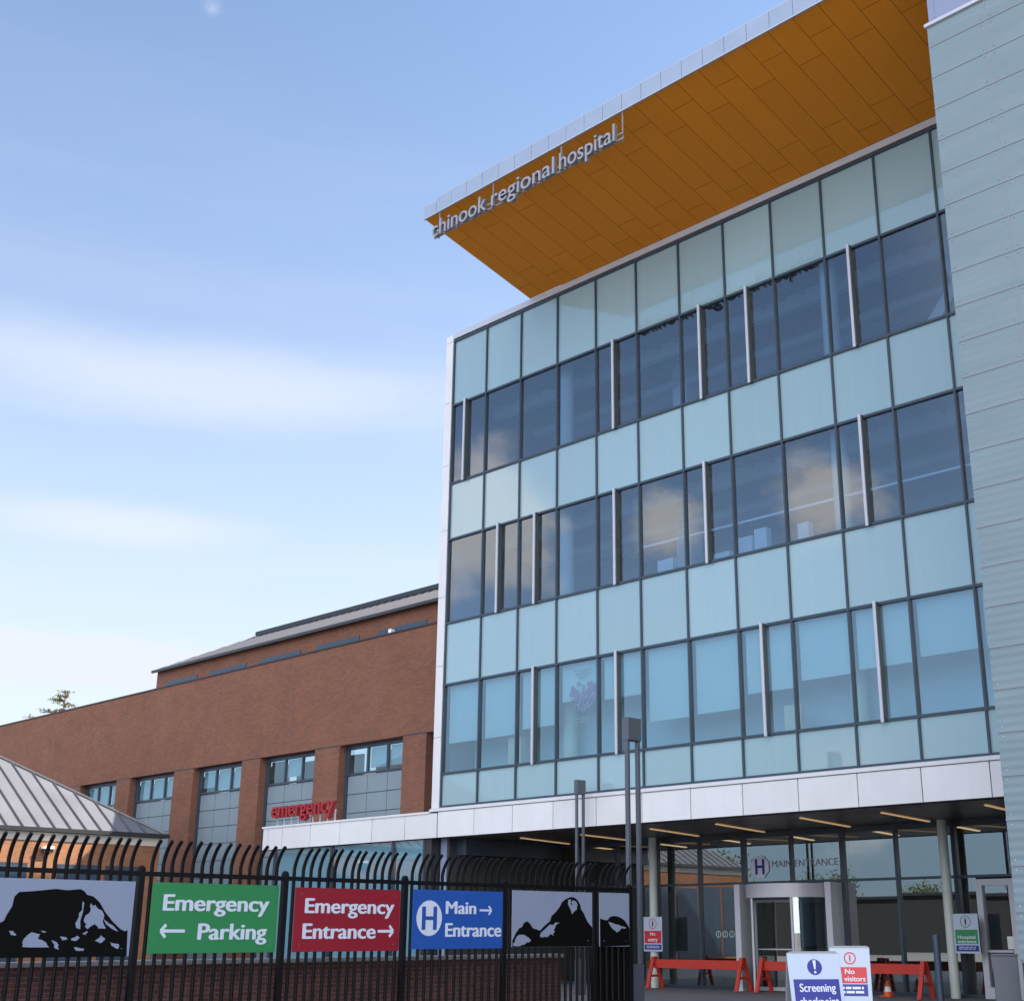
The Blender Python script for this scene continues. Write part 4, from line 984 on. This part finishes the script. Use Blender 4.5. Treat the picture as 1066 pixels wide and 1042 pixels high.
MB().lathe((-12.57, 22.6, 1.431), [(0.066, 0), (0.066, 0.02), (0.04, 0.035), (0, 0.04)], 18).build('cap', 'bollard', bo)
MB().lathe((-12.57, 22.6, 0.1), [(0.11, 0), (0.11, 0.02), (0.07, 0.03)], 18).build('base_flange', 'bollard', bo)
cb = thing('utility_cabinet', 'plain grey metal cabinet beside the teal clad wing', 'cabinet', (-10.7, 22.0, 0))
yw = R(28); cu_, cv_ = Vector((math.cos(yw), math.sin(yw), 0)), Vector((-math.sin(yw), math.cos(yw), 0))
c0 = Vector((-10.86, 21.75, 0.1))
MB().obox(c0 - cu_ * 0.19, cu_ * 0.40, cv_ * 0.35, UZ * 1.03).build('body', 'cabinet', cb, bevel=0.012)
MB().obox(c0 - cu_ * 0.205 - cv_ * 0.015 + UZ * 1.031, cu_ * 0.43, cv_ * 0.38, UZ * 0.03).build('lid', 'cabinet', cb, bevel=0.008)
MB().obox(c0 - cu_ * 0.15 - cv_ * 0.006 + UZ * 0.12, cu_ * 0.32, cv_ * 0.005, UZ * 0.80).build('door', 'cabinet', cb)

# ------------------------------------------------------------------ trees
def spruce(x, y, z1, label):
    t = thing('conifer_tree', label, 'tree', (x, y, 0))
    MB().tube([(x, y, 0), (x + .1, y, z1 * .5), (x, y, z1)], 0.35, 8, r1=0.02).build('trunk', 'bark', t)
    m = MB(); rnd = random.Random(5)
    z = z1 - 0.15
    while z > z1 * 0.35:
        d = z1 - z; ln = min(0.3 + d * 1.1, 5.0)
        for k in range(4 if d < 3 else 7):
            a = rnd.uniform(0, 6.28); L_ = ln * rnd.uniform(.5, 1.1); up = rnd.uniform(-.15, .25)
            dirv = Vector((math.cos(a), math.sin(a), up))
            for q in range(int(14 + 22 * L_)):
                s = rnd.uniform(0.05, 1); p = Vector((x, y, z)) + dirv * L_ * s + Vector((0, 0, -.25 * s * s * L_ * .5 + .12 * L_ * s ** 3))
                u = Vector((rnd.gauss(0, 1), rnd.gauss(0, 1), rnd.gauss(0, .5))).normalized() * rnd.uniform(.12, .30); v = Vector((rnd.gauss(0, 1), rnd.gauss(0, 1), rnd.gauss(0, 1))).normalized() * .06
                m.add([p, p + u + v, p + u - v], [(0, 1, 2)])
        z -= 0.33 if d < 4 else 0.6
    m.build('crown', 'leaf_gold', t)
spruce(-96.4, 45, 18.95, 'sparse golden green treetop showing above the brick building roof')

def leaf_tree(seed, h, rad):
    rnd = random.Random(seed)
    t = bpy.data.objects.new('broadleaf_tree', None); COL.objects.link(t)
    m = MB(); m.tube([(0, 0, 0), (.1, 0, h * .3), (0, .1, h * .6)], 0.22, 8, r1=0.08)
    cl = []
    for k in range(9):
        a = rnd.uniform(0, 6.28); e = Vector((math.cos(a) * rad * rnd.uniform(.3, .8), math.sin(a) * rad * rnd.uniform(.3, .8), h * rnd.uniform(.5, .95)))
        m.tube([(0, 0, h * rnd.uniform(.3, .5)), e * .6 + Vector((0, 0, h * .22)), e], 0.07, 5, r1=0.02); cl.append(e)
    tr = m.build('trunk', 'bark'); tr.parent = t
    m = MB()
    for c in cl + [Vector((0, 0, h * .8))]:
        for q in range(230):
            d = Vector((rnd.gauss(0, 1), rnd.gauss(0, 1), rnd.gauss(0, .8))) * rad * .24; p = c + d
            u = Vector((rnd.gauss(0, 1), rnd.gauss(0, 1), rnd.gauss(0, 1))).normalized() * rnd.uniform(.1, .24); v = u.cross(Vector((rnd.gauss(0, 1), rnd.gauss(0, 1), rnd.gauss(0, 1)))).normalized() * .09
            m.add([p - u, p + v, p + u, p - v], [(0, 1, 2, 3)])
    cr = m.build('crown', 'leaf'); cr.parent = t
    return t
lt = leaf_tree(3, 7.5, 3.0)
tag(lt, 'leafy street tree across the road, seen mirrored in the entrance glass', 'tree', 'trees across the road seen in reflections')
for i, (x, y, s) in enumerate(((-62, -22, 0.9), (-68, -26, 1.0), (-75, -19, 1.0), (-84, -30, 1.3), (-98, -34, 1.2), (-60, -47, 0.75), (-71, -50, 0.85), (-50, -49, 0.7), (-41, -46, 0.6))):
    if i == 0: o = lt
    else:
        o = lt.copy(); COL.objects.link(o)
        for ch in lt.children:
            c = ch.copy(); COL.objects.link(c); c.parent = o
    o.location = (x, y, 0); o.scale = (s, s, s * random.uniform(.9, 1.1)); o.rotation_euler = (0, 0, i * 1.3)
lb = thing('low_building', 'long low charcoal building across the road, seen mirrored in the entrance glass', 'building', (-30, -31, 0))
MB().box(-75, 25, -40, -31, 0, 3.9).build('charcoal_wall', 'charcoal', lb)
MB().box(-75.3, 25.3, -40.3, -30.7, 3.901, 4.1).build('roof_edge', 'coping', lb)
